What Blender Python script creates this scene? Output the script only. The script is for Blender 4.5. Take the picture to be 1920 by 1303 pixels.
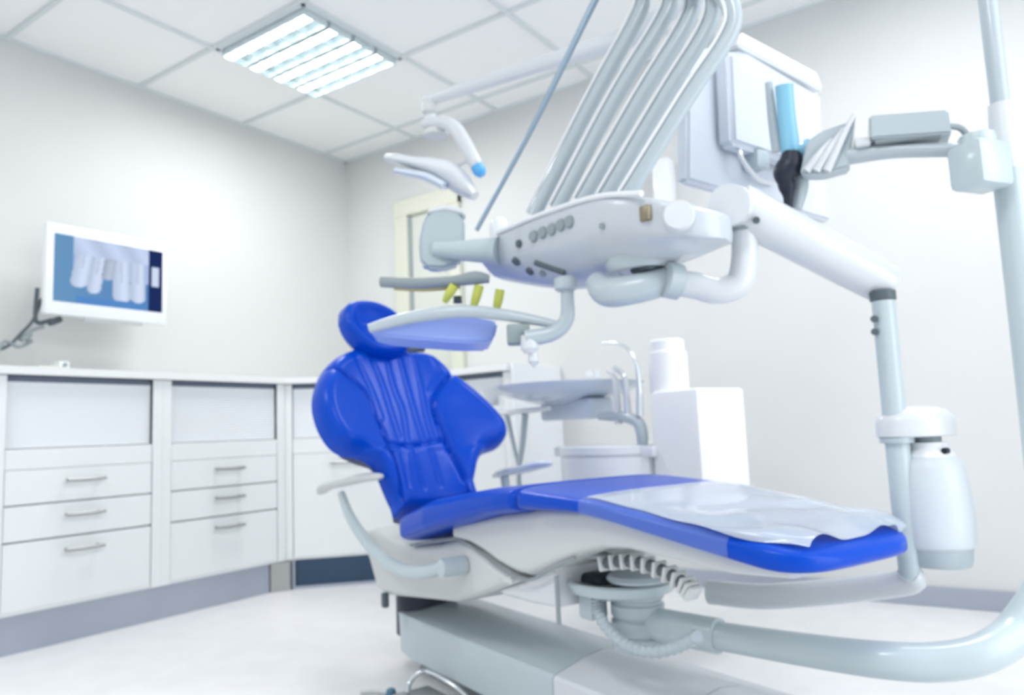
import bpy, bmesh, math, random
import numpy as np
from mathutils import Vector, Matrix

S = bpy.context.scene
for o in list(bpy.data.objects): bpy.data.objects.remove(o)
random.seed(4)

# ------------------------------------------------------------------ camera
F_PX = 1408.12
PX = (960.0, 651.5)
# rows: world X, Y, Z axes in camera coords (x right, y down, z forward)
R = np.array([[0.82342682, -0.09707226, -0.55905746],
              [0.56593218, 0.06913708, 0.82154783],
              [-0.0410979, -0.99287312, 0.11186564]])
EYE = np.array([0, 0, 0.73])
cam_data = bpy.data.cameras.new('camera')
cam = bpy.data.objects.new('camera', cam_data)
S.collection.objects.link(cam)
cam_data.sensor_width = 36; cam_data.sensor_fit = 'HORIZONTAL'
cam_data.lens = 36 * F_PX / 1920
cam_data.clip_start = 0.02
M3 = Matrix(((R[0][0], -R[0][1], -R[0][2]), (R[1][0], -R[1][1], -R[1][2]), (R[2][0], -R[2][1], -R[2][2])))
cam.matrix_world = Matrix.Translation(EYE) @ M3.to_4x4()
S.camera = cam
cam_data.dof.use_dof = True; cam_data.dof.focus_distance = .5; cam_data.dof.aperture_fstop = 9

# ------------------------------------------------------------------ light and exposure
S.view_settings.view_transform = 'Standard'
S.view_settings.look = 'None'
S.view_settings.gamma = 1
S.view_settings.use_curve_mapping = False
S.view_settings.exposure = -0.01
w = bpy.data.worlds.new('world'); S.world = w; w.use_nodes = True
w.node_tree.nodes['Background'].inputs[0].default_value = (0.85, 0.92, 1, 1)
w.node_tree.nodes['Background'].inputs[1].default_value = 1.0

def area(name, loc, target, sx, sy, power, col):
    l = bpy.data.lights.new(name, 'AREA'); l.shape = 'RECTANGLE'; l.size = sx; l.size_y = sy
    l.energy = power; l.color = col
    o = bpy.data.objects.new(name, l); S.collection.objects.link(o)
    o.location = loc
    o.rotation_euler = (Vector(target) - Vector(loc)).to_track_quat('-Z', 'Z').to_euler()
    return o
# daylight by the right window, and weak fill light added behind the camera
area('daylight_right_window', (1.55, 1.3, 1.45), (-3, 1.3, 1.2), 2.6, 1.5, 36, (0.93, 0.965, 1))
area('front_fill_light', (-1.1, -1.95, 1.45), (-1.6, 3, 1.1), 2.8, 1.5, 4, (1, .99, .98))

# ------------------------------------------------------------------ photo rays (used to measure positions)
def ray(x, y): return R @ np.array([x - PX[0], y - PX[1], F_PX])
def onY(x, y, v): d = ray(x, y); return EYE + d * (v - EYE[1]) / d[1]
def onX(x, y, v): d = ray(x, y); return EYE + d * (v - EYE[0]) / d[0]
def onZ(x, y, v): d = ray(x, y); return EYE + d * (v - EYE[2]) / d[2]
def atD(x, y, dep): return EYE + ray(x, y) / F_PX * dep
# chair frame: x = towards the feet, y = away from the camera side, z up
CU = np.array([.9308, -.3656, 0]); CV = np.array([.3656, .9308, 0]); CO = np.array([-1.460, 1.917, 0])
CE = np.array([-(CO @ CU), -(CO @ CV), EYE[2]])
def lray(x, y): d = ray(x, y); return np.array([d @ CU, d @ CV, d[2]])
def LY(x, y, v): d = lray(x, y); return CE + d * (v - CE[1]) / d[1]
def LZ(x, y, v): d = lray(x, y); return CE + d * (v - CE[2]) / d[2]
def LX(x, y, v): d = lray(x, y); return CE + d * (v - CE[0]) / d[0]
def LD(x, y, dep): return CE + lray(x, y) / F_PX * dep
def LP(x, y, p0, n): d = lray(x, y); return CE + d * (((np.array(p0) - CE) @ n) / (d @ n))
def toW(p): return Vector((CO + CU * p[0] + CV * p[1] + np.array([0, 0, p[2]])).tolist())
CHAIR_M = Matrix(((CU[0], CV[0], 0, CO[0]), (CU[1], CV[1], 0, CO[1]), (0, 0, 1, 0), (0, 0, 0, 1)))

# ------------------------------------------------------------------ materials
def mat(name, col, rough=.4, metal=0, spec=.5, coat=0, alpha=1, trans=0, emit=None, es=0, bump=None, noise=None, ior=1.45, coatr=.05):
    m = bpy.data.materials.new(name); m.use_nodes = True
    nt = m.node_tree; b = nt.nodes['Principled BSDF']
    b.inputs['Base Color'].default_value = (*col, 1)
    b.inputs['Roughness'].default_value = rough
    b.inputs['Metallic'].default_value = metal
    b.inputs['Specular IOR Level'].default_value = spec
    b.inputs['Coat Weight'].default_value = coat
    b.inputs['Coat Roughness'].default_value = coatr
    b.inputs['Alpha'].default_value = alpha
    b.inputs['Transmission Weight'].default_value = trans
    b.inputs['IOR'].default_value = ior
    if emit:
        b.inputs['Emission Color'].default_value = (*emit, 1); b.inputs['Emission Strength'].default_value = es
    if noise or bump:
        tc = nt.nodes.new('ShaderNodeTexCoord'); n = nt.nodes.new('ShaderNodeTexNoise')
        nt.links.new(tc.outputs['Object'], n.inputs['Vector'])
        n.inputs['Scale'].default_value = (noise or bump)[0]; n.inputs['Detail'].default_value = 4
        if noise:
            r = nt.nodes.new('ShaderNodeValToRGB'); k = noise[1]
            r.color_ramp.elements[0].position = .3; r.color_ramp.elements[1].position = .7
            r.color_ramp.elements[0].color = (*[c * (1 - k) for c in col], 1)
            r.color_ramp.elements[1].color = (*[min(1, c * (1 + k)) for c in col], 1)
            nt.links.new(n.outputs[0], r.inputs[0]); nt.links.new(r.outputs[0], b.inputs['Base Color'])
        if bump:
            bp = nt.nodes.new('ShaderNodeBump'); bp.inputs['Strength'].default_value = bump[1]; bp.inputs['Distance'].default_value = .002
            nt.links.new(n.outputs[0], bp.inputs['Height']); nt.links.new(bp.outputs[0], b.inputs['Normal'])
    return m
M = dict(
    wall=mat('wall_paint', (.675, .687, .685), .65, noise=(3, .012), bump=(180, .05)),
    ceil=mat('ceiling_tile', (.93, .94, .94), .9, bump=(260, .15)),
    grid=mat('ceiling_grid', (.70, .76, .77), .5),
    floor=mat('floor_vinyl', (.80, .80, .815), .35, noise=(9, .03)),
    lam=mat('white_laminate', (.83, .86, .87), .3, noise=(4, .008)),
    lamtop=mat('worktop_laminate', (.83, .85, .85), .3),
    slot=mat('dark_recess', (.13, .16, .22), .6),
    gap=mat('shadow_gap', (.60, .65, .67), .6),
    plinth=mat('brushed_plinth', (.43, .47, .55), .38, .55, noise=(2.5, .06)),
    vent=mat('dark_blue_plinth', (.03, .065, .12), .35),
    steel=mat('brushed_steel', (.42, .43, .43), .35, .9),
    chrome=mat('chrome', (.75, .79, .82), .18, .9),
    wplas=mat('white_plastic', (.70, .735, .765), .28, coat=.2),
    bwhite=mat('bright_white_enamel', (.84, .87, .90), .3, coat=.2),
    gplas=mat('grey_white_plastic', (.66, .69, .69), .35),
    bluegrey=mat('blue_grey_enamel', (.53, .62, .655), .3, coat=.3),
    hose=mat('hose_silicone', (.47, .545, .59), .35, coat=.3),
    dgrey=mat('dark_grey_plastic', (.10, .13, .15), .45),
    mgrey=mat('mid_grey_plastic', (.30, .35, .37), .4),
    black=mat('black_rubber', (.015, .02, .04), .4),
    leather=mat('blue_leather', (.0, .066, .55), .30, spec=.22, coat=.05, coatr=.25, bump=(240, .12)),
    film=mat('clear_plastic_film', (.58, .66, .76), .2, spec=.9, alpha=.78, coat=.6, bump=(30, .35)),
    spitt2=mat('ice_white_plastic', (.66, .71, .79), .3, coat=.2),
    pure=mat('pure_white_enamel', (.94, .95, .955), .35),
    unitm=mat('cool_grey_plastic', (.56, .61, .66), .3, coat=.3),
    film2=mat('thin_plastic_film', (.55, .72, .95), .25, spec=.7, alpha=.16, coat=.5, bump=(30, .35)),
    tray=mat('tray_blue_reflection', (.34, .46, .93), .35),  # reflection of the blue chair put into the base colour
    yellow=mat('yellow_green_silicone', (.62, .66, .12), .4),
    cream=mat('cream_frame', (.66, .68, .58), .5),
    pane=mat('frosted_pane', (.62, .65, .60), .3),
    frostb=mat('frosted_bottle', (.80, .87, .93), .3, alpha=.75),
    bluefilm=mat('light_blue_sleeve', (.25, .60, .80), .25, alpha=.8, coat=.5),
    bluetip=mat('light_blue_rubber', (.12, .45, .85), .35),
    spitt=mat('pale_blue_ceramic', (.62, .70, .80), .15, coat=.5),
    tube=mat('lamp_tube', (1, 1, 1), .5, emit=(.97, 1, 1), es=6),
    louvre=mat('louvre_reflector', (.70, .78, .80), .25, .7),
)

# ------------------------------------------------------------------ mesh helpers
COL = S.collection
def link(name, bm, m, parent=None, smooth=True, angle=40):
    bmesh.ops.recalc_face_normals(bm, faces=bm.faces)
    me = bpy.data.meshes.new(name); bm.to_mesh(me); bm.free()
    if m: me.materials.append(m)
    if smooth:
        for p in me.polygons: p.use_smooth = True
        me.set_sharp_from_angle(angle=math.radians(angle))
    o = bpy.data.objects.new(name, me); COL.objects.link(o)
    if parent: o.parent = parent
    return o
def B(): return bmesh.new()
def merge(bm, tmp, mtx=None):
    me = bpy.data.meshes.new('t'); tmp.to_mesh(me); tmp.free()
    if mtx is not None: me.transform(mtx)
    bm.from_mesh(me); bpy.data.meshes.remove(me)
def box(bm, c, s, bev=0, rot=None, seg=2):
    t = B(); bmesh.ops.create_cube(t, size=1)
    bmesh.ops.scale(t, vec=s, verts=t.verts)
    if bev: bmesh.ops.bevel(t, geom=t.edges[:], offset=min(bev, min(s) * .49), segments=seg, affect='EDGES', profile=.5)
    m = Matrix.Translation(Vector([float(v) for v in c]))
    if rot is not None: m = m @ rot
    merge(bm, t, m); return bm
def box2(bm, a, b, bev=0):
    return box(bm, [(x + y) / 2 for x, y in zip(a, b)], [abs(x - y) for x, y in zip(a, b)], bev)
def prism(bm, pts, fn, d0, d1, bev=0):
    """closed outline pts (a,b); fn(a,b,d) -> 3D point; extruded from d0 to d1"""
    t = B()
    f0 = [t.verts.new(fn(a, b, d0)) for a, b in pts]; f1 = [t.verts.new(fn(a, b, d1)) for a, b in pts]
    t.faces.new(f0); t.faces.new(f1[::-1]); n = len(pts)
    for i in range(n): t.faces.new((f0[i], f1[i], f1[(i + 1) % n], f0[(i + 1) % n]))
    bmesh.ops.recalc_face_normals(t, faces=t.faces)
    if bev:
        es = [e for e in t.edges if any(len(f.verts) == n for f in e.link_faces)]
        bmesh.ops.bevel(t, geom=es, offset=bev, segments=3, affect='EDGES', profile=.5)
    merge(bm, t); return bm
def spline(pts, n=8):
    P = [np.array(p, float) for p in pts]
    if len(P) < 3: return P
    P = [2 * P[0] - P[1]] + P + [2 * P[-1] - P[-2]]; out = []
    for i in range(1, len(P) - 2):
        for k in range(n):
            t = k / n; a, b, c, d = P[i - 1:i + 3]
            out.append(.5 * ((2 * b) + (-a + c) * t + (2 * a - 5 * b + 4 * c - d) * t * t + (-a + 3 * b - 3 * c + d) * t ** 3))
    out.append(P[-2]); return out
def tube(bm, pts, r, n=8, seg=14, curve=True, flat=1, ref=(0, 0, 1)):
    """round tube; pts may be (x,y,z); r number or list. flat squashes the section along the second axis"""
    if not isinstance(r, (list, tuple)): r = [r] * len(pts)
    q = [np.array([*p, rr], float) for p, rr in zip(pts, r)]
    q = spline(q, n) if curve and len(q) > 2 else q
    rings = []; up = np.array(ref, float); prev = None
    for i, p in enumerate(q):
        a = q[max(i - 1, 0)][:3]; b = q[min(i + 1, len(q) - 1)][:3]
        t = (b - a) / np.linalg.norm(b - a)
        if prev is None:
            u = np.cross(t, up)
            if np.linalg.norm(u) < 1e-3: u = np.cross(t, [1, 0, 0])
        else: u = prev - t * (prev @ t)
        u /= np.linalg.norm(u); prev = u; v = np.cross(t, u)
        rings.append([bm.verts.new((p[:3] + (u * math.cos(2 * math.pi * k / seg) + v * flat * math.sin(2 * math.pi * k / seg)) * p[3]).tolist()) for k in range(seg)])
    for a, b in zip(rings, rings[1:]):
        for k in range(seg): bm.faces.new((a[k], a[(k + 1) % seg], b[(k + 1) % seg], b[k]))
    bm.faces.new(rings[0][::-1]); bm.faces.new(rings[-1]); return bm
def loft(bm, rings, cap=True):
    vs = [[bm.verts.new([float(c) for c in p]) for p in r] for r in rings]; n = len(vs[0])
    for a, b in zip(vs, vs[1:]):
        for k in range(n): bm.faces.new((a[k], a[(k + 1) % n], b[(k + 1) % n], b[k]))
    if cap: bm.faces.new(vs[0][::-1]); bm.faces.new(vs[-1])
    return bm
def lathe(bm, prof, c, axis=(0, 0, 1), seg=32):
    """prof list of (radius, height)"""
    q = Vector(axis).to_track_quat('Z', 'Y').to_matrix().to_4x4(); m = Matrix.Translation(Vector([float(v) for v in c])) @ q
    rings = [[m @ Vector((max(r, 1e-4) * math.cos(2 * math.pi * k / seg), max(r, 1e-4) * math.sin(2 * math.pi * k / seg), h)) for k in range(seg)] for r, h in prof]
    return loft(bm, rings)
def superell(cy, cz, a, b, e=4, n=40):
    out = []
    for k in range(n):
        t = 2 * math.pi * k / n; c, s = math.cos(t), math.sin(t)
        out.append((cy + a * math.copysign(abs(c) ** (2 / e), c), cz + b * math.copysign(abs(s) ** (2 / e), s)))
    return out
def thing(name, label, cat, loc=(0, 0, 0), group=None, mtx=None):
    o = bpy.data.objects.new(name, None); COL.objects.link(o)
    o.empty_display_size = .05
    if mtx is not None: o.matrix_world = mtx
    else: o.location = loc
    o['label'] = label; o['category'] = cat
    if group: o['group'] = group
    return o
def tag(o, label, cat, group=None):
    o['label'] = label; o['category'] = cat
    if group: o['group'] = group
    return o
def struct(name, bm, m, parent=None, smooth=False):
    o = link(name, bm, m, parent, smooth)
    if parent is None: o['kind'] = 'structure'
    return o
def origin(o, p):
    """move a mesh object's origin to p (parent space)"""
    p = Vector([float(v) for v in p]); o.data.transform(Matrix.Translation(-p)); o.location = p; return o

# ------------------------------------------------------------------ the room
XL, YB, ZC = -3.55, 3.36, 2.535
XR, YF = 1.65, -2.1
b = B(); box2(b, (XL - .1, YF - .1, -.1), (XR + .1, YB + .1, 0)); struct('floor', b, M['floor'])
b = B(); box2(b, (XL - .1, YF - .1, 0), (XL, YB + .1, 2.7)); struct('wall_left', b, M['wall'])
b = B(); box2(b, (XL, YB, 0), (XR, YB + .1, 2.7)); struct('wall_back', b, M['wall'])
def wall_hole(name, fixed, lo, hi, a0, a1, z0, z1, axis):
    b = B()
    def q(p0, p1, za, zb):
        if axis == 'x': box2(b, (fixed, p0, za), (fixed + .1, p1, zb))
        else: box2(b, (p0, fixed - .1, za), (p1, fixed, zb))
    q(lo, a0, 0, 2.7); q(a1, hi, 0, 2.7); q(a0, a1, 0, z0); q(a0, a1, z1, 2.7)
    return struct(name, b, M['wall'])
wall_hole('wall_right', XR, YF, YB, 0, 2.6, .7, 2.2, 'x')
wall_hole('wall_front', YF, XL, XR, -2.5, .3, .7, 2.2, 'y')
# ceiling: tile slabs between T-bars
b = B(); box2(b, (XL - .1, YF - .1, ZC + .012), (XR + .1, YB + .1, ZC + .1)); struct('ceiling', b, M['ceil'])
gx = [-2.93 + .615 * k for k in range(-1, 8)]; gy = [1.36 - .603 * k for k in range(6, 0, -1)] + [1.36 + .603 * k for k in range(0, 4)]
b = B()
for x in gx:
    if XL + .05 < x < XR: box2(b, (x - .009, YF, ZC), (x + .009, YB, ZC + .013))
for y in gy:
    if YF < y < YB: box2(b, (XL, y - .009, ZC - .0005), (XR, y + .009, ZC + .013))
box2(b, (XL, YF, ZC - .001), (XL + .018, YB, ZC + .013)); box2(b, (XL, YB - .018, ZC - .001), (XR, YB, ZC + .013))
struct('trim_1', b, M['grid'])
# windows: daylight enters by the right one; the front one is added for fill
for n, (wd, a0, a1) in enumerate((('x', 0, 2.6), ('y', -2.5, .3)), 2):
    b = B(); f = .05
    segs = [(a0, a0 + f, .7, 2.2), (a1 - f, a1, .7, 2.2), (a0, a1, .7, .7 + f), (a0, a1, 2.2 - f, 2.2), ((a0 + a1) / 2 - f / 2, (a0 + a1) / 2 + f / 2, .7, 2.2)]
    for s0, s1, z0, z1 in segs:
        if wd == 'x': box2(b, (XR + .02, s0, z0), (XR + .07, s1, z1))
        else: box2(b, (s0, YF - .07, z0), (s1, YF - .02, z1))
    struct('window_%d' % n, b, M['bwhite'])
# framed opening on the back wall
px0 = onY(746, 385, YB)[0]
b = B()
for a, c in (((px0, YB - .04, .1), (px0 + .1, YB, 2.15)), ((-2.68, YB - .04, .1), (-2.60, YB, 2.15)), ((px0, YB - .045, 2.06), (-2.60, YB, 2.16))): box2(b, a, c, .006)
wdo = struct('door_1', b, M['cream'])
b = B(); box2(b, (px0 + .1, YB - .012, .02), (-2.68, YB - .002, 2.06)); link('door_leaf', b, M['pane'], wdo, False)
b = B(); box2(b, (px0 + .1, YB - .02, .02), (px0 + .122, YB - .012, 2.06)); link('rebate', b, M['mgrey'], wdo, False)
# skirting on the back wall, right part
b = B(); box2(b, (-1.98, YB - .015, 0), (XR, YB, .075), .003); struct('baseboard_back', b, M['plinth'])

# ------------------------------------------------------------------ ceiling luminaire
def luminaire(x0, y0, label, lit=True):
    L = thing('ceiling_light', label, 'ceiling light', (x0 + .3, y0 + .3, ZC), 'recessed four-tube ceiling lights')
    b = B(); s = .30
    for a, c in (((-s, -s, -.004), (s, -s + .016, .012)), ((-s, s - .016, -.004), (s, s, .012)), ((-s, -s, -.004), (-s + .016, s, .012)), ((s - .016, -s, -.004), (s, s, .012))): box2(b, a, c)
    link('frame', b, M['grid'], L, False)
    b = B(); box2(b, (-s, -s, .004), (s, s, .011)); link('backplate', b, M['louvre'], L, False)
    pitch = .142
    for k in range(4):
        cy = (k - 1.5) * pitch
        b = B(); tube(b, [(-.275, cy, -.004), (.275, cy, -.004)], .013, curve=False)
        link('tube', b, M['tube'], L)
        b = B()
        for sgn in (-1, 1):
            prism(b, [(cy + sgn * .060, .004), (cy + sgn * .060, -.030), (cy + sgn * .064, -.030), (cy + sgn * .068, .004)], lambda u, v, d: (d, u, v), -.28, .28)
        for q in range(6):
            cx = -.28 + q * .112
            box2(b, (cx - .003, cy - .060, -.036), (cx + .003, cy + .060, .0))
        link('louvre', b, M['louvre'], L, False)
    lt_ = area('lamp_light', (x0 + .3, y0 + .3, ZC - .050), (x0 + .3, y0 + .3, 0), .56, .56, LAMP_W, (1, .985, .965))
    return L
LAMP_W = 18
luminaire(-.46, 1.972, 'added unseen square recessed ceiling light above the tall right-hand pole')  # this and the next two are out of view, added for their light
luminaire(-2.92, -.44, 'added unseen square recessed ceiling light over the left wall behind the camera')
luminaire(-.46, -.44, 'added unseen square recessed ceiling light right above and behind the camera')
luminaire(-2.92, 1.972, 'square recessed ceiling light with four bright tubes in a louvre grid')

# ------------------------------------------------------------------ cabinets
ZT = 1.052
def cabinet(a, bq, label, layout, depth=.40, group='white base cabinets along the walls', name='storage_cabinet', toe_m='plinth', post=True):
    """front face runs from a to b (xy, left to right seen from the room); origin at a"""
    a = Vector((*a, 0)); bb = Vector((*bq, 0)); d = (bb - a); W = d.length; d.normalize()
    n = Vector((d.y, -d.x, 0))                       # towards the room
    m = Matrix(((d.x, n.x, 0, a.x), (d.y, n.y, 0, a.y), (0, 0, 1, 0), (0, 0, 0, 1)))
    T = thing(name, label, 'cabinet', mtx=m, group=group)
    # local: x along the front, y towards the room, z up
    b = B()
    box2(b, (0, -depth, .14), (.02, -.004, ZT - .032)); box2(b, (W - .02, -depth, .14), (W, -.004, ZT - .032))
    box2(b, (0, -depth, .14), (W, -.004, .158)); box2(b, (0, -depth, .14), (W, -depth + .01, ZT - .032)); box2(b, (0, -depth, .70), (W, -.012, .72))
    if post: box2(b, (-.022, -.03, .14), (.02, .004, ZT - .032), .002); box2(b, (W - .02, -.03, .14), (W + .022, .004, ZT - .032), .002)
    link('carcass', b, M['lam'], T, False)
    x0, x1 = (.022, W - .022)
    b = B(); box2(b, (x0, -.05, ZT - .056), (x1, -.014, ZT - .032)); link('shutter_slot', b, M['slot'], T, False)
    b = B(); z = .745; nn = 22; h = (ZT - .054 - z) / nn
    for k in range(nn): box2(b, (x0, -.030, z + k * h + .0002), (x1, -.016, z + (k + 1) * h - .0002), .0012)
    link('roller_shutter', b, M['shutter'], T, False)
    b = B(); box2(b, (x0, -.03, .665), (x1, 0, .742), .002); link('shelf_rail', b, M['lam'], T, False)
    b = B(); box2(b, (x0, -.02, .15), (x1, -.017, .67)); link('recess', b, M['gap'], T, False)
    for (z0, z1, hz, kind) in layout:
        b = B(); box2(b, (x0 + .001, -.017, z0 + .0015), (x1 - .001, 0, z1 - .0015), .002)
        dr = link('drawer' if kind == 'drawer' else 'cabinet_door', b, M['lam'], T, False)
        hw = .075; cx = (x0 + x1) / 2
        b = B()
        for s in (-1, 1): lathe(b, [(.007, 0), (.006, .004), (.005, .026)], (cx + s * (hw - .015), 0, hz), (0, 1, 0), 12)
        tube(b, [(cx - hw, .028, hz), (cx - hw * .5, .030, hz - .002), (cx, .031, hz - .003), (cx + hw * .5, .030, hz - .002), (cx + hw, .028, hz)], .0075, seg=10)
        link('handle', b, M['steel'], dr)
    return T
M['shutter'] = mat('shutter_slats', (.84, .88, .91), .35)
XF = -3.12
LAY = [(.535, .665, .617, 'drawer'), (.402, .532, .485, 'drawer'), (.150, .398, .352, 'drawer')]
cabinet((XF, .565), (XF, 1.175), 'white drawer cabinet with roller shutter at the far left of the run', LAY)
cabinet((XF, 1.220), (XF, 1.828), 'white three-drawer cabinet with roller shutter directly below the wall monitor', LAY)
cabinet((XF, 1.872), (XF, 2.480), 'white three-drawer cabinet with roller shutter next to the corner cabinet', LAY)
cabinet((XF + .004, 2.524), (-2.72, 2.925), 'white corner cabinet set diagonally with a dark kick recess', [(.150, .665, .615, 'cabinet_door')], .12)
cabinet((-2.69, 2.935), (-2.035, 2.935), 'white cabinet with grey shutter on the back wall behind the backrest', [(.150, .665, .615, 'cabinet_door')])
# end panel + right-hand unit side
b = B(); box2(b, (-2.010, 2.925, 0), (-1.985, YB - .002, ZT + .004), .003)
tag(origin(link('end_panel', b, M['bwhite'], None, False), (-1.99, 3.1, 0)), 'bright white end panel closing the cabinet run behind the spittoon', 'panel')
# worktop following the L with its diagonal corner
b = B()
out = [(XL + .002, .5), (XF + .02, .5), (XF + .02, 2.50), (-2.72 + .0, 2.905), (-2.012, 2.905), (-2.012, YB - .002), (XL + .002, YB - .002)]
prism(b, out, lambda u, v, d: (u, v, d), ZT - .03, ZT)
tag(origin(link('worktop', b, M['lamtop'], None, False), (XL, .5, 1.02)), 'long white laminate worktop running over the cabinets around the corner', 'worktop')
# plinths
b = B(); prism(b, [(XF - .03, .5), (XF - .016, .5), (XF - .016, 2.42), (XF - .03, 2.42)], lambda u, v, d: (u, v, d), 0, .138)
tag(origin(link('plinth', b, M['plinth'], None, False), (XF, 1.4, 0)), 'brushed metal plinth under the left wall drawer cabinets', 'plinth')
b = B(); prism(b, [(XF - .028, 2.425), (XF - .012, 2.425), (XF + .032, 2.505), (XF + .028, 2.525), (XF - .0, 2.53)], lambda u, v, d: (u, v, d), 0, .138)
tag(origin(link('plinth', b, M['steel'], None, False), (XF, 2.46, 0)), 'short pale metal plinth piece at the bend before the corner cabinet', 'plinth')
k = thing('kick_vent', 'dark blue recessed kick panel under the diagonal corner cabinet', 'kick panel', (-3.08, 2.53, 0))
d = Vector((.40, .40, 0)).normalized(); nn_ = Vector((d.y, -d.x, 0))
def dg(u, v, z): p = d * u + nn_ * v; return (p.x, p.y, z)
b = B(); prism(b, [(.0, -.02), (.50, -.02), (.50, -.06), (.0, -.06)], dg, 0.002, .138); link('panel', b, M['vent'], k, False)
b = B(); prism(b, [(-.01, .0), (.0, .0), (.0, -.05), (-.01, -.05)], dg, 0, .139); prism(b, [(.50, .0), (.51, .0), (.51, -.05), (.50, -.05)], dg, 0, .139)
prism(b, [(-.01, .0), (.51, .0), (.51, -.05), (-.01, -.05)], dg, 0, .014); link('frame', b, M['plinth'], k, False)
b = B(); box2(b, (.05, -.0, 0), (.06, .0, .001)) if False else None
b = B(); prism(b, [(-2.70, 2.955), (-2.012, 2.955), (-2.012, 2.97), (-2.70, 2.97)], lambda u, v, d: (u, v, d), 0, .138)
tag(origin(link('plinth', b, M['plinth'], None, False), (-2.4, 2.96, 0)), 'metal plinth under the back wall cabinet behind the chair', 'plinth')

# ------------------------------------------------------------------ x-ray monitor on the left wall
XM = -3.30
def MX(px, py): p = onX(px, py, XM); return p[1], p[2]
Y0, ZM0 = MX(80, 592); Y1, ZM1 = MX(318, 452)
Y0 = MX(86, 500)[0]; Y1 = MX(314, 530)[0]
ZM0 = (MX(80, 592)[1] + MX(311, 605)[1]) / 2; ZM1 = (MX(90, 418)[1] + MX(318, 455)[1]) / 2
mw, mh = Y1 - Y0, ZM1 - ZM0; cy, cz = (Y0 + Y1) / 2, (ZM0 + ZM1) / 2
mon = thing('wall_monitor', 'white framed monitor showing a dental x-ray on the left wall', 'monitor', (XM, cy, cz))
b = B(); box2(b, (-.035, -mw / 2, -mh / 2), (0, mw / 2, mh / 2), .008); link('housing', b, M['bwhite'], mon)
def xray_mat():
    m = bpy.data.materials.new('xray_screen'); m.use_nodes = True; nt = m.node_tree; nt.nodes.clear()
    N = nt.nodes.new; Lk = nt.links.new
    out = N('ShaderNodeOutputMaterial'); em = N('ShaderNodeEmission'); em.inputs[1].default_value = 1.0
    at = N('ShaderNodeVertexColor'); at.layer_name = 'xray'
    Lk(at.outputs[0], em.inputs[0]); Lk(em.outputs[0], out.inputs[0]); return m
# the picture on the screen: a fine grid of coloured faces, lower row of teeth
def xr(u, v):
    """u 0..1 left-right, v 0..1 bottom-top -> sRGB"""
    if u > .865:
        if .40 < v < .72 and .89 < u < .97: return (.82, .87, .97)
        return (.12, .19, .38)
    bgc = np.array([.42, .60, .76]) * (1 - u * .35) + np.array([.20, .40, .75]) * u * .35
    c = bgc
    roots = [(.24, .165, .24), (.375, .13, .17), (.60, .17, .09), (.755, .155, .11), (.475, .12, .40)]
    for cx, w_, low in roots:
        x = u - cx - (v - .5) * .10 * (1 if cx < .5 else -.1)
        hw = w_ * .5 * (1 - .15 * v)
        if abs(x) < hw and v > low - .0 and (v > low + .09 or (x / hw) ** 2 + ((v - low - .09) / .09) ** 2 < 1):
            k = .97 - .10 * abs(x / hw) ** 2 - (.12 if cx == .475 else 0)
            t = np.array([.84, .90, 1.0]) * k + .03 * math.sin(40 * x)
            c = t
            if abs(x) < .012 and v > low + .3: c = t * .93
    if u > .17 and v > .74: c = np.array([.80, .86, .98]) * (.95 + .04 * math.sin(u * 23 + v * 9))
    elif u > .17 and v > .42 and c is bgc: c = np.array([.70, .78, .95]) * (.96 + .03 * math.sin(u * 60))
    if v < .10 and .2 < u < .8: c = np.array([.35, .55, .80])
    return tuple(np.clip(c, 0, 1))
def s2l(c): return [(x / 12.92 if x <= .04045 else ((x + .055) / 1.055) ** 2.4) for x in c]
GX, GY = 96, 60
sw, sh = mw * .895, mh * .74; sz = .012
b = B(); cl = b.loops.layers.color.new('xray')
vs = [[b.verts.new((.0012, -sw / 2 + sw * i / GX + .002, -sh / 2 + sh * j / GY + sz - .006)) for i in range(GX + 1)] for j in range(GY + 1)]
for j in range(GY):
    for i in range(GX):
        f = b.faces.new((vs[j][i], vs[j][i + 1], vs[j + 1][i + 1], vs[j + 1][i]))
        for l in f.loops:
            uu = (l.vert.co.y + sw / 2) / sw; vv = (l.vert.co.z + sh / 2 - sz + .006) / sh
            l[cl] = (*[float(x) for x in xr(min(max(uu, 0), 1), min(max(vv, 0), 1))], 1)
scr = link('screen', b, xray_mat(), mon, False)
b = B(); box2(b, (-.03, -.10, -mh / 2 - .012), (-.012, .16, -mh / 2 + .002), .003); link('speaker_bar', b, M['gplas'], mon)
b = B(); box2(b, (-.20, -.06, -.06), (-.19, .06, .06)); tube(b, [(-.19, 0, 0), (-.03, 0, 0)], .02, curve=False); box2(b, (-.245, -.07, -.09), (-.2, .07, .09), .004)
link('wall_bracket', b, M['gplas'], mon)
# cables and small plugs left of the monitor
def cable(pts, r, label, m='dgrey'):
    b = B(); tube(b, pts, r, seg=8); p = pts[0]
    return tag(origin(link('cable', b, M[m], None), p), label, 'cable')
q = lambda x, y, X=-3.40: onX(x, y, X).tolist()
cable([q(78, 560), q(62, 600), q(40, 625), q(20, 645), q(2, 655)], .007, 'dark looped cable running down left of the x-ray monitor')
cable([q(70, 540), q(66, 590), q(72, 605), q(98, 600)], .009, 'short dark cable curling behind the lower corner of the x-ray monitor')
cable([q(82, 612), q(60, 620), q(50, 635), q(58, 640), q(35, 650), q(10, 640), q(-6, 660)], .008, 'tangled grey cable loops above the worktop at the photo left edge', 'mgrey')
b = B(); p = q(103, 602); box(b, (0, 0, 0), (.04, .055, .028), .01, Matrix.Rotation(.5, 4, 'X')); tag(origin_ := link('cable_plug', b, M['dgrey'], None), 'dark plug hanging just under the lower left monitor corner', 'plug'); origin_.location = p
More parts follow.
